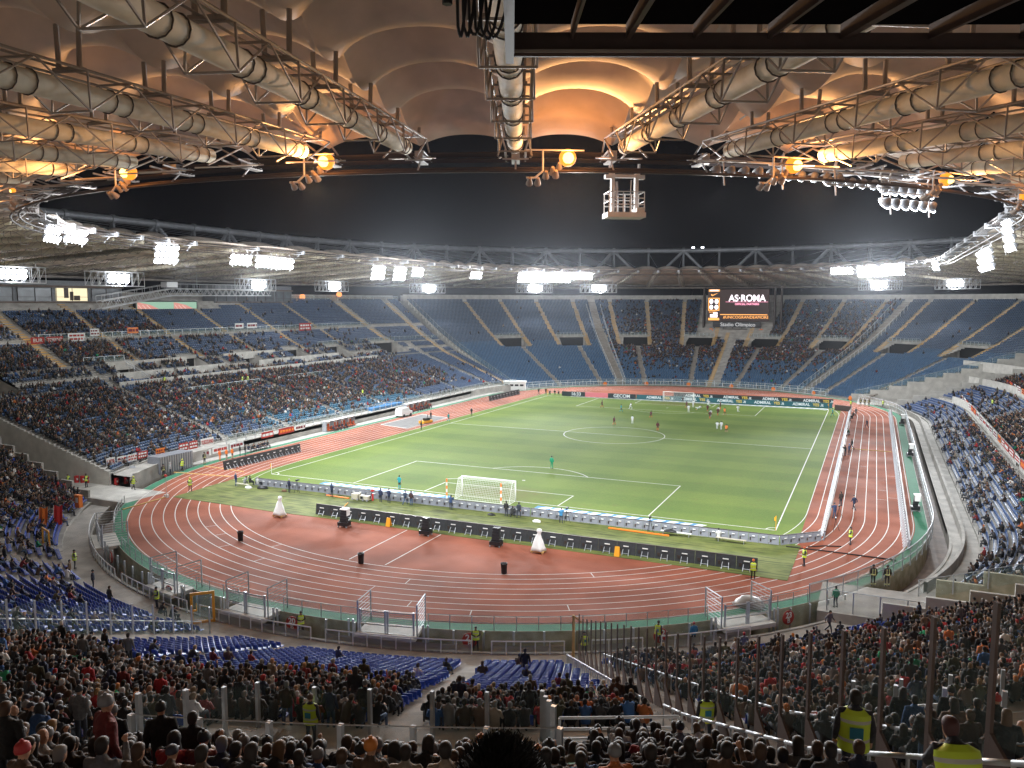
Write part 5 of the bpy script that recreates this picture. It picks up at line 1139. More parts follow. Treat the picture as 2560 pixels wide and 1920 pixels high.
def seats():
    A = np.array([s[3:7] for s in SEATS]); sts = np.array([s[0] for s in SEATS]); rr = np.array([s[1] for s in SEATS]); D = dist(A[:, :3]); idx = np.argsort(D); near = idx[:300]; rest = idx[300:]
    b = MB(); b.loft([[(-.22, .17, .40), (.22, .17, .40), (.22, .17, .44), (-.22, .17, .44)], [(-.22, -.12, .38), (.22, -.12, .38), (.22, -.12, .42), (-.22, -.12, .42)], [(-.20, -.19, .44), (.20, -.19, .44), (.20, -.16, .46), (-.20, -.16, .46)]])
    b.loft([[(-.21, -.20, .46), (.21, -.20, .46), (.21, -.165, .46), (-.21, -.165, .46)], [(-.22, -.27, .80), (.22, -.27, .80), (.22, -.24, .80), (-.22, -.24, .80)], [(-.16, -.28, .84), (.16, -.28, .84), (.16, -.25, .84), (-.16, -.25, .84)]])
    b.box((-.235, -.05, .33), (.035, .3, .3), 0, 1)
    me = b.mesh('stadium_seat', ['blue_plastic', 'white'])
    for i in near:
        x, y, z, yw = A[i]
        link('stadium_seat', me, None, (x, y, z), yw, 'empty blue plastic seat in the near stand rows', 'seat', 'empty blue seats of the near stand')
    jobs = []
    v = np.array(b.v); tg = np.array([0]*24+[1]*8); 
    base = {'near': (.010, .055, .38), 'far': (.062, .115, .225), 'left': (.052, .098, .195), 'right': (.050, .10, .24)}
    for st in STANDS:
        m = rest[sts[rest] == st]
        if len(m) == 0: continue
        K = len(m); f = (1+nr.uniform(-.15, .15, K))[:, None]; c0 = np.array(base[st])*f
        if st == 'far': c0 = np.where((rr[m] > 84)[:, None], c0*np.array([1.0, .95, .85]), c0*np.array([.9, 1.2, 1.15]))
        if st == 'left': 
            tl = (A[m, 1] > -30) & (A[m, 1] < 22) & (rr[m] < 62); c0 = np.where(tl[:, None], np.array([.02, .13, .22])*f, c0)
        pal = np.stack([c0, np.tile(np.array([[.42, .42, .42]]), (K, 1))], 1)
        vv = v.copy(); ff = b.f; ti = tg
        if st in ('far', 'left') : vv = vv.copy(); vv[:, 0] *= 1.0
        jobs.append((vv, ff, ti, A[m, :3], A[m, 3], np.ones(K), pal))
    me = merged('stadium_seats', jobs, 'seat_attr'); link('stadium_seats', me, None, label='blue plastic seats filling the rows of all the stands', cat='seats', kind='stuff')
seats()
JCOL = [('black', (.012, .012, .014)), ('black', (.02, .02, .022)), ('charcoal', (.045, .045, .05)), ('dark brown', (.05, .03, .02)), ('brown', (.12, .07, .045)), ('navy', (.018, .025, .06)), ('olive', (.07, .065, .035)), ('dark red', (.18, .02, .02)), ('red', (.38, .025, .03)), ('grey', (.16, .16, .165)), ('beige', (.32, .26, .20)), ('white', (.62, .60, .58)), ('blue', (.04, .12, .32)), ('orange', (.55, .16, .04)), ('green', (.02, .26, .12))]
JW = np.array([18, 14, 13, 9, 10, 10, 6, 3.2, 1.7, 6, 3.6, 2.4, 1.2, 1.0, .35]); JW /= JW.sum()
HCOL = [('dark hair', 'short', (.015, .010, .008)), ('brown hair', 'short', (.06, .03, .015)), ('long dark hair', 'long', (.02, .012, .01)), ('long brown hair', 'long', (.10, .05, .02)), ('long fair hair', 'long', (.32, .19, .08)), ('grey hair', 'short', (.22, .21, .2)), ('a bald head', None, None), ('black beanie', 'beanie', (.02, .02, .022)), ('grey beanie', 'beanie', (.20, .20, .21)), ('white beanie', 'beanie', (.6, .58, .55)), ('red beanie', 'beanie', (.42, .03, .03)), ('orange beanie', 'beanie', (.55, .18, .03)), ('dark cap', 'cap', (.03, .03, .05)), ('black hood', 'hood', (.015, .015, .017)), ('fur collar', 'fur', (.22, .15, .09))]
HW = np.array([27, 13, 10, 5, 2, 3, 1.0, 9, 7, 3.2, 2.0, 1.0, 4, 6, 4]); HW /= HW.sum()
def ordinal(i): return ['leftmost', 'second from left', 'third from left', 'fourth from left', 'fifth from left', 'sixth from left', 'seventh from left', 'eighth from left', 'ninth from left', 'tenth from left'][i] if i < 10 else '%dth from left' % (i+1)
def crowd():
    A = np.array([s[3:7] for s in PEOPLE]); sts = np.array([s[0] for s in PEOPLE]); rr = np.array([s[1] for s in PEOPLE]); qq = np.array([s[2] for s in PEOPLE])
    D = dist(A[:, :3]); idx = np.argsort(D); near = idx[:300]; rest = idx[300:]
    rec = []
    for i in near:
        x, y, z, yw = A[i]; j = nr.choice(len(JCOL), p=JW); h = nr.choice(len(HCOL), p=HW)
        pose = nr.choice(['sit', 'lean', 'phone', 'stand', 'fold'], p=[.50, .25, .10, .10, .05]) if qq[i] < 5 or qq[i] > 29 else nr.choice(['sit', 'lean', 'phone', 'stand'], p=[.58, .30, .09, .03])
        d = A[i, :3]-CAM; px = 1280+FPX*(d@cr)/(d@cf); py = 960-FPX*((d+np.array([0, 0, 1.2]))@cu)/((d+np.array([0, 0, 1.2]))@cf)
        if pose in ('stand', 'fold') and (D[i] < 11 or (480 < px < 2000 and D[i] < 22)): pose = 'sit'
        reg = ('behind the brown fence' if qq[i] > 28.4 else 'above the stair mouth' if qq[i] > 17 and rr[i] > 87 else 'beyond the glass barrier' if qq[i] > 17 else
               'at bottom left' if py > 1780 and px < 700 else 'in the left crowd' if px < 700 else 'left of the stair mouth')
        rec.append([i, pose, j, h, reg, px])
    groups = {}
    for k, (i, pose, j, h, reg, px) in enumerate(rec): groups.setdefault((pose in ('stand', 'fold'), JCOL[j][0], HCOL[h][0], reg), []).append((px, k))
    lab = {}
    for (stn, jc, hc, reg), L in groups.items():
        L.sort()
        for n, (px, k) in enumerate(L):
            s = '%s spectator, %s jacket, %s, %s' % ('standing' if stn else 'seated', jc, hc, reg)
            if len(L) > 1: s = ordinal(n)+' '+s
            lab[k] = s
    for k, (i, pose, j, h, reg, px) in enumerate(rec):
        x, y, z, yw = A[i]; fwd = .0 if pose in ('stand', 'fold') else 0; dirp = math.atan2(25-y, 6-x)-PI/2; yw2 = yw+(((dirp-yw+PI) % (2*PI))-PI)*.55+nr.uniform(-.35, .35)*(1 if pose != 'stand' else 1.6)
        jc = tuple(np.array(JCOL[j][1])*nr.uniform(.6, 1.0)*(1.2 if qq[i] > 28 else .95)); o = (0, 0, z)  # foreground jackets dimmed, less so behind the fence: lighting put into their colour
        g = [] if HCOL[h][1] is None else [(HCOL[h][1], HCOL[h][2])]
        if HCOL[h][1] == 'fur': g.append(('short', HCOL[nr.randint(0, 2)][2]))
        p = Vector((x+nr.uniform(-.07, .07), y+nr.uniform(-.09, .09), z))+(Vector((-math.sin(yw), math.cos(yw), 0))*.22 if pose in ('stand', 'fold') else Vector((0, 0, -.03)))
        person(p, yw2, pose, nr.choice(['plain', 'jeans'], p=[.7, .3]), jc, g, None, lab[k], 'spectator', 'spectator', nr.uniform(.93, 1.06), 'spectators in the near stand')
    # all the others
    jobs = []
    def template(pose, lod, seg):
        mb, J = body(pose, seg, False, lod); v = mb.v[:]; f = mb.f[:]; tg = [0]*len(v)
        for q, m in zip(mb.f, mb.m):
            for a in q: tg[a] = m
        H = Vector(J['hed']); hb = head_gear('short' if lod < 2 else 'short', H, 8 if lod < 2 else 6); o = len(v)
        v += hb.v; f += [tuple(a+o for a in q) for q in hb.f]; tg += [7]*len(hb.v); return np.array(v), f, np.array(tg)
    ns = sts[rest] == 'near'
    for which, lod, seg, poses in ((rest[ns & (D[rest] < 42)], 1, 7, ('sit', 'lean', 'phone', 'stand')), (rest[ns & (D[rest] >= 42)], 1, 5, ('sit', 'lean', 'stand')), (rest[~ns], 2, 5, ('sit', 'lean'))):
        K = len(which)
        if K == 0: continue
        pk = nr.choice(len(poses), K, p={4: [.52, .32, .08, .08], 3: [.55, .35, .10], 2: [.6, .4]}[len(poses)])
        for pi, pose in enumerate(poses):
            m = which[pk == pi]; K = len(m)
            if K == 0: continue
            v, f, tg = template(pose, lod, seg); lift = np.where((qq[m] > 28.4) & (sts[m] == 'near'), 1.35, 1.0)[:, None]; jw = JW**.7 if lod == 1 else JW; J_ = np.array([c for _, c in JCOL])[nr.choice(len(JCOL), K, p=jw/jw.sum())]*nr.uniform(.75, 1.25, (K, 1))*lift  # lift brightens jackets behind the fence, putting stronger light into their colour
            hb = nr.choice(len(HCOL), K, p=HW); Hc = np.array([(c if c else (.45, .25, .16)) for _, _, c in HCOL])[hb]
            dark = nr.rand(K, 1); Tr = np.where(dark < .7, np.array([[.02, .022, .03]]), np.array([[.05, .085, .16]])); Sk = np.array([[.46, .25, .16]])*nr.uniform(.75, 1.15, (K, 1))
            pal = np.stack([J_, Tr, Sk, np.full((K, 3), .02), J_, Tr, np.full((K, 3), .02), Hc], 1)
            y0 = A[m, 3]; tgt = np.arctan2(15-A[m, 1], 0-A[m, 0])-PI/2; dlt = (tgt-y0+PI) % (2*PI)-PI; yw = y0+np.clip(dlt, -.8, .8)*.5+nr.uniform(-.4, .4, K)
            pos = A[m, :3].copy()
            jobs.append((v, f, tg, pos, yw, nr.uniform(.92, 1.06, K), pal))
    me = merged('spectator_crowd', jobs, 'cloth_attr'); link('spectator_crowd', me, None, label='mass of spectators filling the farther rows of all the stands', cat='crowd', kind='stuff')
    print('SEATS', len(SEATS), 'PEOPLE', len(PEOPLE))
crowd()

# ------------------------------------------------------------------ on and around the pitch
def goal(y, s, label):
    t = thing('football_goal', label, 'goal', (0, y, 0), 0)
    b = MB(); w = 3.66
    for x in (-w, w): b.bar((x, 0, 0), (x, 0, 2.5), .075, 8)
    b.bar((-w-.07, 0, 2.5), (w+.07, 0, 2.5), .075, 8); b.obj('goal_frame', 'white', t, True)
    b = MB(); d = -2.0*s; top = -1.0*s
    for x in (-w, w): b.bar((x, 0, 2.5), (x, top, 2.42), .03); b.bar((x, top, 2.42), (x, d, .05), .025); b.bar((x, 0, .03), (x, d, .03), .025)
    b.bar((-w, d, .05), (w, d, .05), .03); b.bar((-w, top, 2.42), (w, top, 2.42), .02); b.obj('net_support', 'white', t)
    n = MB(); r = .011; st = .22
    k = int(2*w/st)
    for i in range(k+1): x = -w+2*w*i/k; n.bar((x, 0, 2.48), (x, top, 2.42), r, 3); n.bar((x, top, 2.42), (x, d, .05), r, 3)
    for i in range(13): f = i/12; n.bar((-w, top+(d-top)*f, 2.42-2.37*f), (w, top+(d-top)*f, 2.42-2.37*f), r, 3)
    for i in range(4): n.bar((-w, top*i/4, 2.48), (w, top*i/4, 2.48), r, 3)
    for x in (-w, w):
        for i in range(9): f = i/9; yy = d*f; h = 2.45 if abs(yy) < 1 else 2.42-2.37*(abs(yy)-1); n.bar((x, yy, 0), (x, yy, h), r, 3)
        for i in range(10): z = .24*i; yy = top-(2.42-z)/2.37*1.0*s; n.bar((x, 0, z), (x, yy, z), r, 3)
    n.obj('net', 'net', t)
goal(-52.5, 1, 'white football goal with net in the near penalty area'); goal(52.5, -1, 'small looking white football goal at the far end before the boards')
for k, (x, y) in enumerate(((-4.6, -54.8), (2.6, -54.4))):
    t = thing('net_pole', ['orange and white net pole left behind the near goal', 'orange and white net pole right behind the near goal'][k], 'pole', (x, y, 0)); b = MB()
    for i in range(6): b.bar((0, 0, .42*i), (0, 0, .42*(i+1)), .10, 10, i % 2)
    b.obj('striped_pole', ['white', 'orange'], t); b = MB(); b.bar((0, 0, 2.5), (1.8 if k == 0 else 1.1, 1.2, 2.5), .02); b.obj('net_wire', 'white', t)
for k, (x, y) in enumerate(((-34, -52.5), (34, -52.5), (-34, 52.5), (34, 52.5))):
    t = thing('corner_flag', ['yellow corner flag at the near left corner of the pitch', 'yellow corner flag at the near right corner of the pitch', 'yellow corner flag at the far left corner of the pitch', 'yellow corner flag at the far right corner by the dark board'][k], 'corner flag', (x, y, 0))
    b = MB(); b.bar((0, 0, 0), (0, 0, 1.6), .03, 6); b.obj('pole', 'white' if k == 0 else 'yellow_paint', t)
    b = MB(); b.add([(0, -.015, 1.6), (0, -.015, 1.1), (-.16, -.03, 1.02), (-.2, .0, 1.35), (0, .015, 1.6), (0, .015, 1.1), (-.16, 0, 1.02), (-.2, .03, 1.35)], [(0, 1, 2, 3), (7, 6, 5, 4), (0, 3, 7, 4), (3, 2, 6, 7), (2, 1, 5, 6)]); b.obj('flag', 'yellow_paint', t)
b = MB(); R = .11; b.loft([[(R*math.sin(PI*k/6)*math.cos(a), R*math.sin(PI*k/6)*math.sin(a), R-R*math.cos(PI*k/6)) for a in [2*PI*i/10 for i in range(10)]] for k in range(1, 6)]); tag(b.obj('football', 'yellow_paint', None, True), 'small yellow ball beside the diving player', 'ball').location = (6.8, 40.6, .03)

# boards seen from behind: one thing per run, each panel a part
def board_run(pts, label, m, h=.95, pw=1.25, legs=True, gapm='steel_dark', lean=.18):
    A = Vector((*pts[0], 0)); B = Vector((*pts[1], 0)); d = B-A; L = d.length; u = d.normalized(); n = max(1, round(L/pw)); w = L/n
    t = thing('advertising_boards', label, 'boards', A, math.atan2(u.y, u.x))
    b = MB(); z0 = .04; V = [(-w/2+.02, 0, z0), (w/2-.02, 0, z0), (w/2-.02, lean, z0+h), (-w/2+.02, lean, z0+h)]; V += [(x, y+.12, z) for x, y, z in V]; b.add(V, [(3, 2, 1, 0)[::-1], (4, 5, 6, 7)[::-1], (0, 1, 5, 4), (1, 2, 6, 5), (2, 3, 7, 6), (3, 0, 4, 7)])
    b.box((0, -.02, z0+h*.72), (w*.28, .05, .09), 0, 1); b.box((-w*.3, .01, z0+h*.4), (w*.12, .05, .3), 0, 2); b.box((0, lean+.06, z0+h+.02), (w-.02, .16, .05), 0, 2)
    me = b.mesh('board_panel', [m, 'white', gapm])
    lg = MB()
    for x in (-.28, .28): lg.bar((x, -.02, z0+.52), (x*1.15, -.42, 0), .035, 4); 
    lg.bar((-.3, -.25, .22), (.3, -.25, .22), .02, 4)
    lm = lg.mesh('support_leg', 'steel')
    for i in range(min(n, 100)):
        p = link('board_panel', me, t, ((i+.5)*w, 0, 0))
        if legs: link('support_leg', lm, p)
    return t
board_run(((-31.3, -58.9), (8, -58.3)), 'row of grey boards seen from behind, left of and behind the near goal', 'board_grey', .9, 1.0, False)
board_run(((8.1, -58.3), (34.9, -57.9)), 'row of grey boards seen from behind, right of the near goal', 'board_grey', .9, 1.0, False)
board_run(((35.1, -57.8), (38.7, -54.6)), 'short slanting row of grey boards at the near right corner', 'board_grey', .9, 1.0, False)
board_run(((-14.7, -67.5), (34, -67.1)), 'long row of black boards with silver feet on the rough turf', 'board_black', 1.15, 1.9)
board_run(((-41.9, -53.3), (-41.3, -37)), 'row of black boards on the left straight near the corner', 'board_black', 1.2, 1.35)
board_run(((-42.6, 35.9), (-41.8, 52.5)), 'row of black boards at the far end of the left straight', 'board_black', 1.2, 1.6)
board_run(((38.6, 54), (38.8, -54.4)), 'long row of pale boards along the right touchline', 'board_grey', .95, 1.1, True, 'steel_dark', .1)
board_run(((46.6, 54.4), (46.6, -54.2)), 'long row of pale boards along the outer lanes on the right', 'board_grey', .9, 1.1, True, 'steel_dark', .1)
def led(x0, x1, y0, y1, z0, h, m, label, items):
    """lit board facing the camera end; items: (string, fraction along, material, size)"""
    L = math.hypot(x1-x0, y1-y0); a = math.atan2(y1-y0, x1-x0); t = thing('led_board', label, 'boards', (x0, y0, 0), a)
    b = MB(); b.box((L/2, .1, z0+h/2), (L, .2, h)); b.obj('board_panel', m, t)
    for s, f, mm, sz in items: text(s, sz, t, (L*f, -.02, z0+h*.5), (PI/2, 0, 0), mm, 'lettering', .01, bold=.02, sx=1)
def adm(n, off=0, sp=8.6, L=64): 
    it = []
    for i in range(n): x = (off+sp*i); it += [('ADMIRAL', (x-.2)/L, 'led_text', .9), ('YES', (x+3.0)/L, 'led_yellow', .9), ('.it', (x+4.25)/L, 'led_text', .9)]
    return it
LF = 45.5
led(-10.9, 34.6, 54.6, 56.2, .05, 1.15, 'led_teal', 'front teal board reading ADMIRALYES.it behind the far goal', adm(5, 4.6, 8.6, LF))
led(-18.2, -11.1, 54.2, 54.6, .05, 1.15, 'led_dark', 'dark board reading GECOM left of the teal boards', [('GECOM', .5, 'led_text', 1.2)])
led(-24.2, -18.3, 54, 54.2, .05, 1.15, 'led_pink', 'pink red board between the clock board and the dark one', [])
led(-30.5, -24.3, 53.8, 54, .05, 1.15, 'led_dark', 'dark board showing the time 16:33 at the far left corner', [('16:33', .62, 'led_text', 1.2)])
led(-3, 34.5, 61, 62.6, .25, 1.15, 'led_dark', 'rear dark board reading ADMIRALYES.it above the front one', adm(4, 5.0, 9.3, 37.5))
led(35.2, 38.6, 53.6, 52.1, .05, 1.15, 'led_brown', 'short dark brown board at the far right corner', [])
led(-39, 0, 0, 0, 0, 0, 'led_brown', 'x', []) if 0 else None
# advertising carpets on the grass behind the goal line
for x0, x1, lab in ((-24, -4.6, 'blue and white advertising carpet left of the near goal'), (7, 26.5, 'blue and white advertising carpet right of the near goal'), (-28, 34, 'pale advertising carpet along the far goal line')):
    f = 1 if x0 > -28 else -1; y = -54.1*f; t = thing('carpet', lab, 'carpet', ((x0+x1)/2, y, .03)); L = x1-x0
    b = MB(); b.box((0, 0, 0), (L, 1.3, .02)); b.obj('carpet_base', 'carpet_blue' if f > 0 else 'white', t)
    b = MB()
    for i in range(int(L/1.5)): x = -L/2+.5+1.5*i; b.add([(x, -.5, .014), (x+.9, -.5, .014), (x+1.5, .5, .014), (x+.6, .5, .014)], [(0, 1, 2, 3)])
    b.obj('carpet_pattern', 'white' if f > 0 else 'carpet_pale', t)
def face(x, y, tx, ty): return math.atan2(ty-y, tx-x)-PI/2
DK, BK = (.012, .010, .008), (.02, .02, .02)
def at(x, y, tx, ty, *a, z=0, **k): return person((x, y, z), face(x, y, tx, ty), *a, **k)
# players and officials
for x, y, pose, lab in ((-13.8, 35.6, 'walk', 'footballer in dark kit alone at the far left of the pitch'), (-3.4, 11.2, 'walk', 'footballer in dark kit left of the white player near the centre circle'), (.9, 23, 'run', 'footballer in dark kit beyond the centre circle'), (6.1, 8.1, 'stand', 'footballer in dark kit standing inside the centre circle'), (4.2, 42.4, 'walk', 'footballer in dark kit nearest the far goal'),
                        (11.5, 44.2, 'stand', 'footballer in dark kit right of the far goal by the boards'), (9.9, 37.5, 'run', 'footballer in dark kit behind the pair in the far box'), (12.2, 27.7, 'walk', 'footballer in dark kit nearest in the far crowded box'), (12.9, 33.1, 'walk', 'footballer in dark kit running right in the far box')):
    at(x, y, 6, 45, pose, 'dark', (.1, .1, .1), 'short', DK, lab, 'footballer', 'footballer', group='footballers in dark kit')
for x, y, pose, lab in ((14.1, 34.3, 'walk', 'footballer in orange brown kit at the right of the far box'), (18.4, 10.4, 'run', 'footballer in orange kit running right of the white pair')):
    at(x, y, 20, 45, pose, 'gold', (.1, .1, .1), 'short', DK, lab, 'footballer', 'footballer')
for x, y, pose, lab in ((-6.7, 34.3, 'run', 'footballer in white kit running beside the referee'), (-.6, 14.4, 'stand', 'footballer in white kit standing beyond the centre circle'), (6.1, 35.7, 'stand', 'footballer in white kit with back turned before the far goal'), (8.3, 47.4, 'run', 'footballer in white kit striding at the far goal right post'), (11.9, 30.1, 'walk', 'footballer in white kit paired with the nearest dark one'),
                        (12.5, 35.9, 'walk', 'footballer in white kit walking in the far box'), (16.1, 39.8, 'run', 'footballer in white kit at the right edge of the far box'), (16.2, 13.6, 'run', 'footballer in white kit, left of the pair right of the circle'), (16.9, 13.9, 'walk', 'footballer in white kit, right of the pair right of the circle'), (5.3, 44.5, 'stand', 'footballer in white kit close behind the dark one at goal')):
    at(x, y, 6, 48, pose, 'white', (.1, .1, .1), 'short', DK, lab, 'footballer', 'footballer', group='footballers in white kit')
at(7.4, 40.8, 7, 50, 'dive', 'white', BK, 'short', DK, 'footballer in white kit diving low beside the yellow ball', 'footballer', 'footballer')
at(1.3, 51.8, 5, 30, 'lean', 'black', BK, 'short', DK, 'goalkeeper in black bending in the far goal mouth', 'goalkeeper', 'goalkeeper', z=.3)
at(.6, -32.6, 5, 30, 'stand', 'keeper', BK, 'short', DK, 'goalkeeper in green standing at the edge of the near penalty area', 'goalkeeper', 'goalkeeper', scale=1.08)
at(-7.6, 30.1, 5, 40, 'walk', 'ref', BK, 'short', DK, 'referee in teal shirt and black shorts in the far half', 'referee', 'referee')
at(-12.7, -52.8, 0, 30, 'stand', 'ref', BK, 'short', DK, 'assistant in teal shirt on the near goal line left of the goal', 'referee', 'referee', scale=1.04)
at(-35.5, 2.0, 20, 2, 'walk', 'ref', BK, 'short', DK, 'assistant in pale blue on the left touchline at halfway', 'referee', 'referee')
o = at(35.3, 42.2, 5, 30, 'walk', 'ref', BK, 'short', DK, 'assistant in teal at the far right corner with a flag', 'referee', 'referee')
# bystanders in dark clothes
for x, y, pose, gear, gc, col, lab in ((-35.2, -9.3, 'stand', 'short', DK, BK, 'man in black standing on the left touchline, nearest of three'), (-39.9, 2.5, 'fold', 'short', DK, BK, 'man in black on the track behind the yellow pad'), (-35, 11.3, 'stand', 'short', (.3, .3, .3), BK, 'man in black on the left touchline, farthest of three'),
    (42.1, 28.2, 'walk', 'short', DK, (.03, .03, .05), 'man in dark tracksuit running alone on the right lanes'), (40.1, 2.6, 'walk', 'short', DK, BK, 'man in black leaning by the right boards at halfway'), (41.4, -39.9, 'walk', 'cap', BK, (.02, .03, .07), 'photographer in navy numbered bib walking down the right lanes'),
    (39.5, -44.7, 'camera', 'beanie', (.02, .02, .03), (.03, .05, .12), 'photographer in navy bib with tripod by the right boards'), (39.9, -38.5, 'stand', 'short', DK, (.05, .04, .035), 'man in dark coat standing by the right boards near the stool'), (39.8, -3.1, 'stand', 'beanie', (.1, .2, .4), (.03, .06, .14), 'photographer with blue bib standing by the tripod on the right'), (39.3, -4.4, 'camera', 'beanie', BK, BK, 'photographer in black bent over a tripod on the right'),
    (39.2, 18.4, 'crouch', 'short', DK, (.04, .12, .08), 'crouching photographer in dark green by the right boards'), (39.2, 37.5, 'sit', 'short', DK, BK, 'seated photographer in black, fourth along the right boards'), (39.4, 42, 'sit', 'beanie', BK, (.05, .05, .05), 'seated photographer in charcoal near the far right corner'), (39.8, 45.6, 'stand', 'cap', BK, (.1, .1, .1), 'standing man in grey near the far right corner'),
    (-11, -59.7, 'stand', 'short', DK, (.02, .03, .08), 'photographer in navy, left of the pair right of the camera cart'), (-9.9, -59.6, 'fold', 'beanie', BK, (.02, .03, .08), 'photographer in navy, right of the pair right of the camera cart'), (-7.7, -59.5, 'walk', 'beanie', (.03, .05, .1), (.03, .05, .09), 'man in slate jacket, left of two leaving the goal area'), (-6.9, -59.4, 'stand', 'long', DK, (.06, .03, .03), 'woman in dark coat beside the man in slate jacket'),
    (-1.6, -59.3, 'camera', 'short', DK, (.03, .06, .15), 'photographer in blue bib directly behind the near goal'), (-33.3, -60.2, 'stand', 'short', (.4, .35, .3), (.02, .04, .12), 'photographer in navy bib standing at the left board end'), (-32.5, -59.5, 'crouch', 'short', DK, (.25, .25, .25), 'photographer in pale bib crouching at the left board end'), (-31.7, -59.3, 'sit', 'short', DK, BK, 'photographer in black seated left of the black bag'), (-30.3, -59.4, 'sit', 'short', (.3, .28, .26), (.5, .5, .5), 'photographer in white shirt seated at the left board end'),
    (-24.4, -60.3, 'stand', 'cap', (.5, .5, .5), (.015, .02, .06), 'cameraman in navy beside a tripod left of the camera cart'), (-18, -60, 'fold', 'short', DK, (.02, .03, .07), 'man in navy standing alone before the grey boards'),
    (5.5, -59.2, 'stand', 'short', DK, BK, 'man in black, left of three at the right goal post'), (6.2, -59.2, 'crouch', 'short', DK, BK, 'man in black, middle of three at the right goal post'), (7, -59.1, 'walk', 'short', DK, (.03, .035, .05), 'man in dark jacket, right of three at the goal post'), (12.2, -59.4, 'camera', 'cap', (.03, .03, .04), (.04, .2, .4), 'cameraman in bright blue bib right of the near goal'),
    (29.1, -58.8, 'sit', 'short', DK, (.6, .6, .58), 'photographer in white numbered bib sitting on the right bench'), (-47.7, -43.9, 'stand', 'short', DK, BK, 'man in black by the left wall, left of two'), (-47.3, -43.2, 'fold', 'short', DK, BK, 'man in black by the left wall, right of two'), (-46.4, -58.9, 'stand', 'beanie', (.4, .4, .42), (.4, .4, .42), 'person in pale grey beside the firefighter on the left'),
    (-37.0, 53.8, 'camera', 'beanie', BK, BK, 'photographer standing at the far left corner, left one'), (-35.2, 54.4, 'camera', 'short', DK, BK, 'photographer standing at the far left corner, right one')):
    at(x, y, 0, 0 if y > -58 else 20, pose, 'jeans' if 'slate' in lab or 'photographer in navy bib' in lab else 'plain', col, gear, gc, lab, 'bystander', 'person', scale=1.02)
for i in range(9):
    x = -34.2+1.15*i+rnd.uniform(-.3, .3); at(x, 55.2+rnd.uniform(-.4, .4), 0, 0, rnd.choice(['sit', 'crouch']), 'plain', BK if i % 3 else (.1, .12, .14), 'beanie' if i % 2 else 'short', BK, ordinal(i)+' of the crouching photographers at the far left corner flag', 'photographer', 'person')
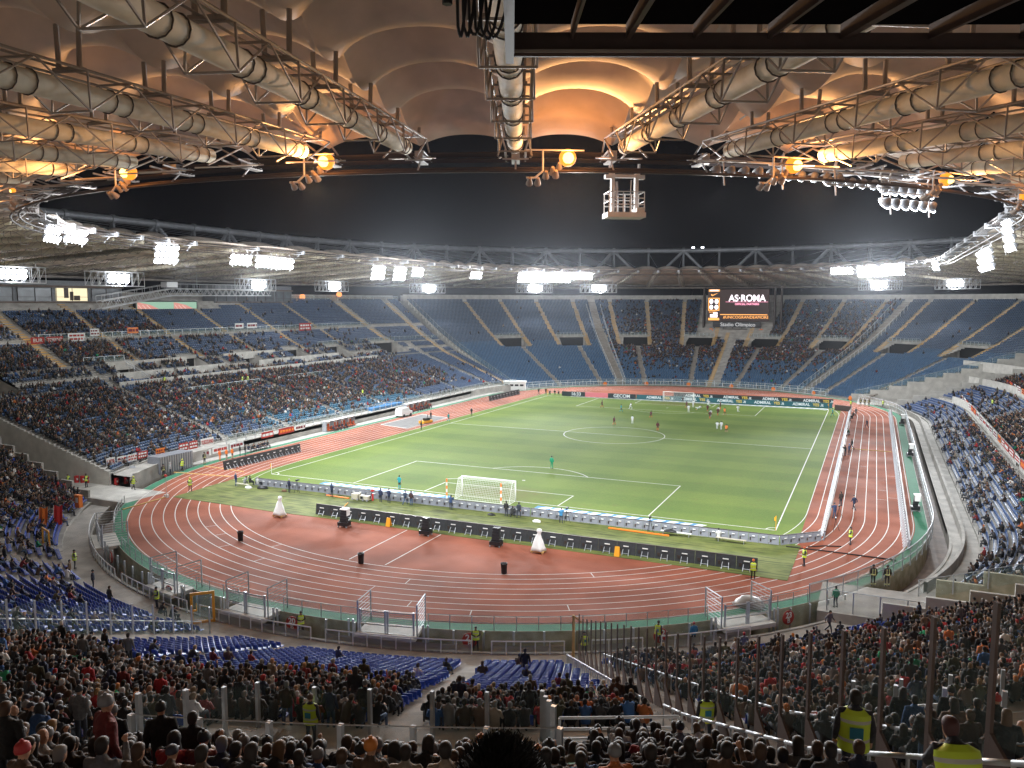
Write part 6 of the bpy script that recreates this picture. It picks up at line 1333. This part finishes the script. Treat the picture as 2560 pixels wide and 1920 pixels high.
# stewards in hi-vis
HV = (.03, .03, .04)
for x, y, z, pose, gear, gc, tx, ty, lab in ((41.4, -54.7, 0, 'fold', 'beanie', BK, -40, -60, 'steward in yellow vest on the lanes inside the right bend'), (37.7, -63.5, 0, 'fold', 'beanie', (.5, .1, .03), -40, -90, 'steward in yellow vest at the right edge of the rough turf'), (33.9, -69.2, 0, 'stand', 'helmet', (.7, .15, .03), 45, -120, 'steward with orange helmet in front of the black boards'),
    (45.2, 62.8, 0, 'fold', 'short', DK, 0, 0, 'steward in yellow vest on the green strip at the far right'), (38.4, 59.6, 0, 'stand', 'short', DK, 0, 0, 'steward in yellow vest behind the far right corner'), (-43.7, -67.4, 0, 'walk', 'helmet', (.6, .6, .1), 0, -60, 'steward in yellow vest walking across the pale apron'), (-36.4, -65, 0, 'fold', 'helmet', (.6, .6, .1), 30, -90, 'steward in yellow vest at the left end of the rough turf'), (-47, -56.2, 0, 'walk', 'helmet', (.6, .6, .1), 0, -60, 'steward in yellow vest by the grey container'),
    (-50.5, -68.9, 0, 'fold', 'short', DK, -80, -75, 'steward in yellow vest, rightmost of the group at the left passage'), (-52.5, -70, 0, 'stand', 'cap', BK, -80, -75, 'steward in yellow vest, second of the group at the left passage'), (-54.3, -70.6, 0, 'walk', 'short', DK, -80, -75, 'steward in yellow vest, third of the group at the left passage'), (-55.9, -71.2, 0, 'fold', 'short', DK, -80, -75, 'steward in yellow vest, farthest of the group at the left passage'), (-52.0, -73.6, .4, 'stand', 'short', DK, -80, -75, 'steward in yellow vest beside the red and white flag'),
    (-24.9, -90.2, -.8, 'fold', 'beanie', BK, 0, -60, 'steward in yellow vest leaning on the left walkway rail'), (-9.9, -94.2, -.8, 'fold', 'beanie', BK, -20, -120, 'steward in yellow vest near the yellow gate frame'), (4.2, -93.5, -.8, 'fold', 'beanie', BK, 42, -140, 'steward in yellow vest between the mesh gate and disc 20 B'), (17.5, -90.6, -.8, 'fold', 'cap', BK, 42, -140, 'steward in yellow vest standing before disc 21 B'), (24.9, -88.2, -.8, 'stand', 'cap', BK, 0, -60, 'steward in yellow vest seen through the first fence posts'), (29.2, -84.2, -.8, 'walk', 'beanie', BK, 30, -60, 'steward in yellow vest covering part of disc 22 B'),
    (26.2, -119.9, 9.45, 'stand', 'beanie', (.12, .07, .04), 0, 0, 'large steward with back turned on the foreground stair platform'), (38.3, -115.2, 9.9, 'stand', 'short', DK, 10, -60, 'steward with blue back patch behind the thin fence posts'), (42.7, -126.3, 15.9, 'stand', 'short', DK, 30, -60, 'broad steward with dark hair between two thick fence posts'), (43.7, -114.3, 9.6, 'stand', 'long', DK, 20, -60, 'woman steward with long hair beyond the thick fence posts'), (43.9, -130.0, 17.9, 'lean', 'short', (.08, .03, .03), 10, -50, 'steward bending forward at the right edge of the picture'),
    (-60.5, 8, 3.2, 'stand', 'short', DK, 0, 0, 'steward in yellow vest in the lower rows of the left stand'), (-78, -30.5, 8.7, 'walk', 'short', DK, 0, 0, 'steward in yellow vest beside the grey parapet of the left stand'), (-74.5, -14, 7.4, 'fold', 'short', DK, 0, 0, 'steward in yellow vest, left of a pair in the left stand'), (-74.3, -12.6, 7.4, 'fold', 'short', DK, 0, 0, 'steward in yellow vest, right of a pair in the left stand'), (64, 38, 4, 'stand', 'short', DK, 0, 0, 'steward in yellow vest behind the upper banners on the right')):
    s = 1.04 if z < 14 else 1.06
    at(x, y, tx, ty, pose, 'plain' if 'helmet' not in gear else 'black', HV, gear, gc, lab, 'steward', 'steward', z=z, scale=s, vst='patch_blue')
# firefighters
def reflect_bands(o, pose):
    J = POSES[pose]; b = MB()
    for i in (0, 1):
        K, A_ = Vector(J['kn'][i]), Vector(J['an'][i]); p = K.lerp(A_, .75); b.bar(p-Vector((0, 0, .04)), p+Vector((0, 0, .04)), .07, 10)
    for s in (-1, 1): b.box((s*.09, -.125, 1.22), (.05, .02, .42)); b.box((s*.09, .125, 1.22), (.05, .02, .42))
    b.bar((0, 0, .94), (0, 0, 1.03), .195, 16); b.obj('reflective_bands', 'reflect_yellow', o)
for x, y, tx, ty, lab in ((43.5, -66.7, 20, 0, 'firefighter in dark suit, left of the pair on the green at the near right'), (44.6, -66.3, 20, 0, 'firefighter in dark suit, right of the pair on the green at the near right'), (40.4, 63.8, 0, 0, 'firefighter, left of three at the far right bend'), (41.3, 63.9, 0, 0, 'firefighter, middle of three at the far right bend'), (42.2, 63.6, 0, 0, 'firefighter, right of three at the far right bend'), (-46.2, -60.3, 10, -60, 'firefighter in dark suit by the grey container on the left'), (-47.8, -51.2, 10, -50, 'firefighter in dark suit walking below the left banners')):
    o = at(x, y, tx, ty, 'stand', 'fire', HV, 'helmet', (.03, .03, .03), lab, 'firefighter', 'firefighter', scale=1.08); reflect_bands(o, 'stand')
for x, y, m, lab in ((-47.8, -48.1, 'coverall', 'person in orange coverall by the left wall'), (-47.5, -47, 'gold', 'person in orange jacket by the left wall, left of two'), (-47.2, -46.1, 'gold', 'person in orange jacket by the left wall, right of two')): at(x, y, 0, -40, 'stand', m, BK, 'short', DK, lab, 'bystander', 'person')
for x, y, z, pose, kit, col, gear, gc, tx, ty, lab in ((-22.9, -92.2, -.8, 'stand', 'plain', (.16, .09, .04), 'short', DK, 10, -60, 'man in tan jacket on the left walkway beside a steward'), (-18.5, -93.3, -.8, 'stand', 'plain', (.02, .025, .05), 'beanie', BK, 10, -60, 'man in dark blue jacket alone on the left walkway'), (31.6, -83.2, -.8, 'stand', 'plain', (.04, .22, .42), 'beanie', (.4, .03, .03), 0, -40, 'man in bright blue and white jacket with red cap on the walkway'),
    (-8, -95.6, -.8, 'lean', 'plain', BK, 'short', DK, 0, -60, 'dark seated person left of the yellow gate frame, left one'), (-6.6, -95.8, -.8, 'lean', 'plain', BK, 'cap', BK, 0, -60, 'dark seated person left of the yellow gate frame, right one'), (27.2, -118.2, 9.45, 'stand', 'jeans', BK, 'beanie', (.12, .12, .12), 5, -40, 'man in jeans and grey beanie standing on the foreground stair'), (26.1, -117.2, 9.3, 'stand', 'plain', BK, 'long', (.03, .02, .015), 5, -40, 'woman with long dark hair beside the man in jeans'),
    (40.6, -79.3, .2, 'walk', 'plain', (.16, .14, .15), 'short', DK, 60, -90, 'man in grey checked shirt climbing at the right passage'), (40.8, -73.2, 0, 'stand', 'plain', (.02, .25, .13), 'short', DK, 20, -40, 'person in green jacket behind the glass at the right passage'), (59.5, -47.5, 1.6, 'walk', 'plain', (.02, .28, .14), 'short', DK, 50, -80, 'man in green jacket walking along the right hand seat rows')):
    at(x, y, tx, ty, pose, kit, col, gear, gc, lab, 'spectator', 'spectator', z=z)

# props
for x, y, lab in ((-15.2, -78.9, 'black bin on the lanes, leftmost of three'), (.1, -79.8, 'black bin on the inner lane, middle one of three'), (13.4, -76.9, 'black bin on the lanes, rightmost of three')):
    b = MB(); n = 18; prof = [(.24, 0), (.26, .1), (.27, .45), (.30, .9), (.325, .9), (.325, .96), (.28, .96), (.27, .5), (.23, .1)]
    b.loft([[(r*math.cos(a), r*math.sin(a), z) for a in [2*PI*i/n for i in range(n)]] for r, z in prof]); tag(b.obj('rubbish_bin', 'black', None, True), lab, 'bin', 'black bins on the track').location = (x, y, .02)
def speaker(x, y, rz, lab, cover=False, s=1):
    t = thing('loudspeaker_stack', lab, 'loudspeaker', (x, y, .02), rz, 'loudspeakers beside the track')
    b = MB(); b.box((0, 0, .38), (1.15, .9, .36)); b.box((0, .1, .62), (.95, .7, .16)); b.obj('cart', 'black', t)
    b = MB()
    for xx in (-.5, .5):
        for yy in (-.38, .38): b.bar((xx-.04, yy, .1), (xx+.04, yy, .1), .1, 10)
    b.obj('castors', 'grey', t)
    for i in range(4):
        b = MB(); w = .78-.02*i; a = .05*i; z = .72+.29*i; b.add([(-w/2, -.28+a, z), (w/2, -.28+a, z), (w/2, .25+a, z), (-w/2, .25+a, z), (-w/2, -.24+a, z+.27), (w/2, -.24+a, z+.27), (w/2, .28+a, z+.27), (-w/2, .28+a, z+.27)], BOXF); b.obj('speaker_box', 'black', t)
    if cover: b = MB(); b.box((.02, .15, 1.95), (.86, .72, .12)); b.box((.43, .15, 1.6), (.05, .6, .7)); b.obj('plastic_cover', 'white', t)
speaker(-8.6, -70.4, .05, 'loudspeaker stack with white cover at the left end of the black boards', True); speaker(1, -69.5, .05, 'plain black loudspeaker stack before the black boards, middle one'); speaker(9.3, -69.9, .05, 'plain black loudspeaker stack before the black boards, right one')
speaker(48.4, 35.7, -1.5, 'white capped loudspeaker stack on the right green strip, farthest', True); speaker(48.6, -.5, -1.5, 'white capped loudspeaker stack on the right green strip, middle', True); speaker(47.9, -37.4, -1.5, 'white capped loudspeaker stack on the right green strip, nearest', True)
def draped(x, y, lab, s=1):
    t = thing('draped_camera_cart', lab, 'covered camera', (x, y, .02), 0, 'camera carts under white plastic'); b = MB(); n = 18; R_ = random.Random(int(x*10))
    rings = []
    for r, z in ((.75, .28), (.62, .6), (.50, 1.0), (.36, 1.4), (.22, 1.75), (.17, 1.95), (.26, 2.08), (.22, 2.3), (.1, 2.38)): rings.append([(r*(1+.13*math.sin(a*5+z*2)+R_.uniform(-.05, .05))*math.cos(a)+.08*(z > 1.9), r*(1+.13*math.sin(a*5+z*2))*math.sin(a)*.85, z) for a in [2*PI*i/n for i in range(n)]])
    b.loft(rings); b.obj('plastic_sheet', 'white', t, True)
    b = MB(); b.box((0, 0, .2), (1.3, 1.0, .1))
    for xx in (-.55, .55):
        for yy in (-.4, .4): b.bar((xx, yy-.04, .1), (xx, yy+.04, .1), .1, 10)
    b.obj('cart_base', 'tan_stair', t)
draped(-17.7, -70, 'white draped camera cart on the lanes by the rough turf, left one'); draped(13.9, -70, 'white draped camera cart right of the loudspeaker stacks')
for x, y, lab in ((-4.3, -68.3, 'yellow folding sign leaning on the black boards, left one'), (21.2, -68, 'yellow folding sign leaning on the black boards, right one')):
    b = MB(); 
    for s in (-1, 1): b.add([(-.27, s*.22, .02), (.27, s*.22, .02), (.22, s*.02, .95), (-.22, s*.02, .95), (-.27, s*.22-.02, .02), (.27, s*.22-.02, .02), (.22, s*.02-.02, .95), (-.22, s*.02-.02, .95)], BOXF)
    tag(b.obj('folding_sign', 'yellow_paint'), lab, 'sign').location = (x, y, .04)
# tripods, camera cart, bench, bags
def tripod(x, y, lab, h=1.5):
    t = thing('camera_tripod', lab, 'tripod', (x, y, .02)); b = MB()
    for a in (0, 2.1, 4.2): b.bar((0, 0, h), (.4*math.cos(a), .4*math.sin(a), 0), .025, 5)
    b.obj('tripod_legs', 'black', t); b = MB(); b.box((0, .05, h+.12), (.16, .45, .2)); b.bar((0, .27, h+.12), (0, .45, h+.12), .07, 10); b.obj('video_camera', 'black', t)
tripod(-23.4, -60, 'tall camera tripod beside the cameraman in navy'); tripod(12.7, -58.9, 'camera tripod of the cameraman in bright blue'); tripod(22, -58.9, 'small black tripod behind the grey boards'); tripod(39.9, -44.1, 'tripod beside the navy bib photographer on the right', 1.2); tripod(39.2, -3.8, 'dark tripod among photographers halfway up the right boards', 1.3); tripod(39.8, -50, 'black tripod at the near right corner boards', 1.2)
t = thing('camera_cart', 'cream wheeled camera crane cart behind the near goal', 'camera cart', (-13.6, -59.8, .04)); b = MB(); b.box((-.9, 0, .42), (.9, .8, .7)); b.box((.4, 0, .35), (1.3, .6, .5)); b.obj('cart_body', 'cream', t)
b = MB(); b.box((.1, -.35, .4), (.35, .05, .3)); b.bar((1.1, 0, .3), (1.5, 0, 1.3), .05); b.bar((1.5, 0, 1.3), (.4, .1, .9), .04); b.obj('camera_arm', 'black', t); b = MB()
for x in (-1.2, -.5, .3, .9): b.bar((x, -.42, .12), (x, -.32, .12), .13, 10); b.bar((x, .32, .12), (x, .42, .12), .13, 10)
b.obj('wheels', 'grey', t); b = MB(); b.box((1.5, 0, 1.35), (.3, .3, .25)); b.bar((1.5, 0, .1), (1.5, 0, .9), .12); b.obj('red_camera_head', 'red', t)
for x, y, L, lab in ((24.8, -59, 3.2, 'low white bench behind the grey boards, left one'), (30.4, -59.1, 3, 'low wooden bench behind the grey boards, right one'), (-32, -60.4, 2.2, 'short low bench at the left end of the grey boards')):
    t = thing('low_bench', lab, 'bench', (x, y, .04), -.03); b = MB(); b.box((0, 0, .40), (L, .32, .05)); b.obj('seat', 'cream' if 'white' not in lab else 'white', t)
    for xx in (-L*.42, L*.42): b = MB(); b.bar((xx, -.13, 0), (xx, -.13, .38), .025); b.bar((xx, .13, 0), (xx, .13, .38), .025); b.bar((xx, -.13, .1), (xx, .13, .1), .02); b.obj('leg', 'steel', t)
def lump(x, y, r, h, m, lab, cat, nm, rz=0, el=1.6, z=.04):
    b = MB(); n = 12; R_ = random.Random(int(x*7+y)); ring = []
    for k in range(1, 6): a_ = PI/2*k/6; ring.append([(r*el*math.cos(a_-.2)*math.cos(a)*R_.uniform(.85, 1.15), r*math.cos(a_-.2)*math.sin(a)*R_.uniform(.85, 1.15), h*math.sin(a_-.26)+.01) for a in [2*PI*i/n for i in range(n)]])
    b.loft(ring); o = b.obj(nm, m, None, True); tag(o, lab, cat); o.location = (x, y, z); o.rotation_euler = (0, 0, rz); return o
lump(9.6, -60.1, .32, .3, 'white', 'crumpled white plastic sheet on the turf left of the blue cameraman', 'plastic sheet', 'plastic_sheet'); lump(-29, -60, .5, .45, 'black', 'large black bag by the left end of the grey boards', 'bag', 'bag'); lump(-30.8, -60.6, .35, .3, 'white', 'crumpled white bag beside the black bag', 'bag', 'bag'); lump(-25.3, -60.2, .25, .3, 'brown_cloth', 'small dark red bag at the feet of the navy cameraman', 'bag', 'bag')
lump(3.8, -59.6, .3, .25, 'black', 'black bag left of the three men at the goal post', 'bag', 'bag'); lump(-19, -59.4, .3, .2, 'black', 'flat black bag before the boards, right of the tripod', 'bag', 'bag'); lump(24.2, -59.2, .4, .3, 'black', 'black bag on the low white bench', 'bag', 'bag', z=.46)
lump(34.5, -75.9, .8, .9, 'concrete_wet', 'grey tarpaulin bundle at the right moat gate', 'tarpaulin', 'tarpaulin'); lump(-50.5, -62.2, 1.2, 1.8, 'grey', 'grey tarpaulin heap left of the grey container', 'tarpaulin', 'tarpaulin', z=0)
def flatbar(pts, r, m, lab, cat, nm): b = MB(); b.path(pts, r, 5); tag(b.obj(nm, m), lab, cat)
flatbar([(35.6, -58.2, .07), (40, -58.1, .05), (45.5, -58.4, .06)], .07, 'black', 'black cable ramp lying across the lanes at the near right', 'cable', 'cable_ramp'); flatbar([(37.6, -57.4, .06), (39, -56.4, .06), (40.6, -55.9, .06)], .06, 'black', 'short black cable ramp on the lanes near the corner boards', 'cable', 'cable_ramp')
flatbar([(-36.4, -75.2, .08), (-36.6, -68.6, .08)], .07, 'tan_stair', 'tan cable cover crossing the lanes at the left bend', 'cable', 'cable_cover'); flatbar([(-47.3, -57.5, .06), (-37.9, -56.3, .06)], .07, 'tan_stair', 'tan cable cover on the left straight, nearer one', 'cable', 'cable_cover'); flatbar([(-46.8, -52.3, .06), (-38.6, -53, .06)], .06, 'tan_stair', 'tan cable cover on the left straight by the black boards', 'cable', 'cable_cover')
flatbar([(-12.4, -66.5, .1), (-14.3, -61.8, .1)], .06, 'yellow_paint', 'yellow pole lying on the rough turf', 'pole', 'pole'); flatbar([(17.6, -59.3, .12), (24.2, -59.5, .12)], .09, 'orange', 'orange pole lying behind the grey boards on the right', 'pole', 'pole'); flatbar([(-19, -59.8, .12), (-15.4, -60, .12)], .08, 'orange', 'orange pole lying left of the cream camera cart', 'pole', 'pole')
flatbar([(40, 2.8, .06), (46, 2.3, .06)], .05, 'tan_stair', 'thin tan cable cover across the right lanes', 'cable', 'cable_cover')
t = thing('pole_camera', 'thin mast camera on a small white base at the left bend', 'camera', (-36.5, -68.7, .03)); b = MB(); b.bar((0, 0, 0), (0, 0, 2.7), .03); b.obj('mast', 'steel', t); b = MB(); b.box((-.15, 0, .2), (.22, .3, .35)); b.box((.15, 0, .22), (.22, .3, .4)); b.obj('base_box', 'white', t); b = MB(); b.box((0, 0, 2.75), (.3, .2, .2)); b.obj('camera_head', 'red', t)
t = thing('landing_pad', 'yellow pad with dark equipment on the grey court marking', 'pad', (-38.6, -1.8, .03), 1.4); b = MB(); b.box((0, 0, .3), (2.8, 1.3, .5)); b.obj('pad', 'yellow_paint', t); b = MB(); b.box((0, -.2, .8), (1.4, .7, .5)); b.bar((.5, 0, 1), (.7, 0, 1.7), .06); b.obj('equipment', 'black', t)
# left side: dugouts, ambulance, pavilion, container, barrels
def dugout(x, y, L, n, lab, occ=.6):
    t = thing('dugout', lab, 'dugout', (x, y, 0), PI/2)
    b = MB(); b.box((0, .9, 1.9), (L, .9, .08)); b.box((0, 1.35, 1.0), (L, .08, 1.9)); b.obj('canopy', 'white', t)
    b = MB()
    for i in range(5): xx = -L/2+L*i/4; b.box((xx, .9, 1.0), (.06, .9, 1.9))
    b.obj('canopy_ribs', 'grey', t)
    for r in (0, 1):
        for i in range(n):
            b = MB(); xx = -L/2+.5+(L-1)*i/(n-1); yy = .2+.75*r; z = .35*r; b.box((xx, yy, z+.35), (.5, .45, .12)); b.box((xx, yy+.22, z+.7), (.5, .1, .65)); b.obj('seat', 'seat_orange', t)
    for i in range(n):
        if rnd.random() < occ: xx = -L/2+.5+(L-1)*i/(n-1); person((x-.2, y+xx, -.03), -PI/2, rnd.choice(['sit', 'lean']), 'plain', rnd.choice([BK, (.03, .03, .05), (.15, .02, .02)]), 'short', DK, ordinal(i)+' person sitting in '+lab.replace('dugout with ', 'the dugout with ').split(' beside')[0], 'substitute', 'person')
dugout(-49.2, -14.8, 9, 9, 'nearer dugout with orange seats beside the left straight'); dugout(-49.2, 14, 10, 10, 'farther dugout with orange seats beside the left straight')
for i in range(8): person((-48.6+.1*(i % 2), -41+.62*i, 0), -PI/2, rnd.choice(['sit', 'lean']), 'plain', BK if i % 3 else (.03, .035, .06), 'short' if i % 4 else 'cap', DK, ordinal(i)+' of the dark clad photographers seated behind the left black boards', 'photographer', 'person')
t = thing('photographers_bench', 'long low bench behind the left black boards', 'bench', (-48.9, -38.8, 0)); b = MB(); b.box((0, 0, .42), (.45, 5.4, .06)); b.obj('seat', 'grey', t); b = MB()
for yy in (-2.4, 0, 2.4): b.bar((0, yy, 0), (0, yy, .4), .04)
b.obj('leg', 'steel', t)
t = thing('pavilion', 'blue and white hospitality tent at the foot of the left stand', 'pavilion', (-57, 6, 0)); b = MB(); b.box((0, 0, .9), (9, 12, 1.8)); b.obj('blue_wall', 'tent_blue', t); b = MB(); b.box((0, 0, 1.9), (9.4, 12.4, .18)); b.obj('blue_roof', 'tent_blue', t)
for k, yy in enumerate((-4, 1, 5)): b = MB(); b.loft([[(1.6*s*math.cos(a), yy+1.4*s*math.sin(a), z) for a in [2*PI*i/14 for i in range(14)]] for s, z in ((1, 2.0), (.9, 2.35), (.5, 2.6), (.05, 2.7))]); b.obj('white_canopy', 'white', t, True)
t = thing('ambulance', 'small white vehicle parked beside the far dugout', 'vehicle', (-47.6, 4.5, 0), 1.5); b = MB(); b.loft([[(x, y*w, z) for y, z in ((-1, .35), (1, .35), (1, 1.05), (.86, h), (-.86, h), (-1, 1.05))] for x, w, h in ((-2, .85, 1.2), (-1.8, .9, 1.9), (.6, .9, 1.95), (1.2, .88, 1.25), (2, .8, 1.1))]); b.obj('body', 'white', t)
b = MB(); b.box((.9, 0, 1.5), (.1, 1.4, .45)); b.obj('windscreen', 'black', t)
for x in (-1.2, 1.2):
    for y in (-.85, .85): b = MB(); b.bar((x, y-.1, .34), (x, y+.1, .34), .33, 14); b.obj('wheel', 'black', t)
t = thing('container', 'pale grey metal container at the end of the left wall', 'container', (-49.2, -56.2, 0)); b = MB(); b.box((0, 0, 1.2), (2.4, 6, 2.4)); b.obj('container_body', 'board_grey', t); b = MB()
for i in range(14): b.box((1.22, -2.8+.43*i, 1.2), (.05, .12, 2.3))
b.obj('ribs', 'steel', t)
for i, (x, y) in enumerate(((-51.8, -66.6), (-52.6, -66.9), (-53.4, -67.2), (-54.2, -67.5), (-48.2, -66.2), (-47.6, -65.2), (-47.0, -64.2))):
    b = MB(); n = 14; b.loft([[(r*math.cos(a), r*math.sin(a), z) for a in [2*PI*k/n for k in range(n)]] for r, z in ((.30, 0), (.30, .3), (.32, .31), (.30, .33), (.30, .6), (.32, .61), (.30, .63), (.30, .9))]); b.box((.28, -.1, .5), (.05, .2, .25), 0, 1)
    tag(b.obj('red_drum', ['red', 'white'], None, False), ordinal(i if i < 4 else i-4)+(' of four red drums along the left passage wall' if i < 4 else ' of three red drums beside the left track'), 'drum', 'red drums at the left passage').location = (x, y, 0)
for k, (x, y, z, m, lab) in enumerate(((-37.5, -82.6, .9, 'red', 'large red flag draped over the rail at the left passage'), (-38.2, -83.8, .9, 'orange', 'orange and white flag held up beside the red one'))):
    t = thing('flag', lab, 'flag', (x, y, z), .6); b = MB(); n = 8; b.loft([[(.9*i/n-.45, .08*math.sin(i*1.3), -.9), (.9*i/n-.45, .08*math.sin(i*1.3)+.03, -.9), (.9*i/n-.3, .08*math.sin(i*1.3+.8)+.03, 1.2+.1*math.sin(i)), (.9*i/n-.3, .08*math.sin(i*1.3+.8), 1.2+.1*math.sin(i))] for i in range(n+1)]); b.obj('flag_cloth', m, t); b = MB(); b.bar((-.45, 0, -1.4), (-.3, 0, 1.3), .025); b.obj('flag_pole', 'white', t)
t = thing('white_block', 'low white building with dark windows at the far left corner', 'building', (-47.5, 62, 0), .35); b = MB(); b.box((0, 0, 1.1), (6, 3, 2.2)); b.box((0, 0, 2.3), (6.4, 3.3, .2)); b.obj('wall', 'white', t)
for i in range(4): b = MB(); b.box((-2.2+1.4*i, -1.52, 1.4), (1, .05, .5)); b.obj('window', 'black', t)
for x, y in ((-36.9, -70.9), (-38.4, -71.6)): pass
t = thing('orange_booth', 'orange telephone like booth at the left passage', 'booth', (-42.2, -76.4, 0)); b = MB(); b.box((0, 0, .75), (.75, .5, 1.5)); b.obj('booth_body', 'orange', t); b = MB(); b.box((0, -.26, .9), (.4, .04, .6)); b.obj('booth_panel', 'white', t)

# the head right in front of the lens
def close_head():
    g = Vector((math.sin(YAW), math.cos(YAW), 0)); rt = Vector((g.y, -g.x, 0)); C = Vector(CAM)+g*1.42+rt*-.01+Vector((0, 0, -.955))
    t = link('spectator', body_mesh('stand', 'plain'), None, C-Vector((0, .02, 1.63)), YAW*-1*-1*0+math.atan2(g.y, g.x)-PI/2, 'dark spiky haired head directly in front of the viewer', 'spectator'); t.color = (.01, .01, .01, 1)
    b = MB(); H = Vector(POSES['stand']['hed']); n = 16
    hb = head_gear('short', H, 20); b.add(hb.v, hb.f)
    R_ = random.Random(3)
    for i in range(5000):
        th = R_.uniform(0, 2*PI); ph = R_.uniform(-.35, 1.5); d = Vector((math.cos(th)*math.cos(ph), math.sin(th)*math.cos(ph), math.sin(ph)))
        p = H+Vector((d.x*.088, d.y*.10-.01, d.z*.125+.005)); tip = p+(d+Vector((R_.uniform(-.5, .5)+.25, R_.uniform(-.4, .4), R_.uniform(-.1, .5)))).normalized()*R_.uniform(.012, .032)
        b.bar(p, tip, .0022, 3, r2=.0004)
    h = b.obj('spiky_hair', 'hair_black', t); 
close_head()

for k, px in enumerate((93., 97.)):  # two far lights of unknown source; masts are added to carry them
    t = thing('distant_light', ['distant light beyond the roof on an added mast, left one of two', 'distant light beyond the roof on an added mast, right one of two'][k], 'mast', (px-95+CAM[0]-.408*520+.912*(455+(px-95)*2)/2012*520, CAM[1]+.908*520+.409*460/2012*520, -2.3))
    b = MB(); b.bar((0, 0, 0), (0, 0, 61), .4, 6, r2=.2); b.obj('mast', 'steel_dark', t); b = MB(); b.box((0, 0, 61), (1.6, .5, .8)); b.obj('lamp_faces', 'lamp_white', t)
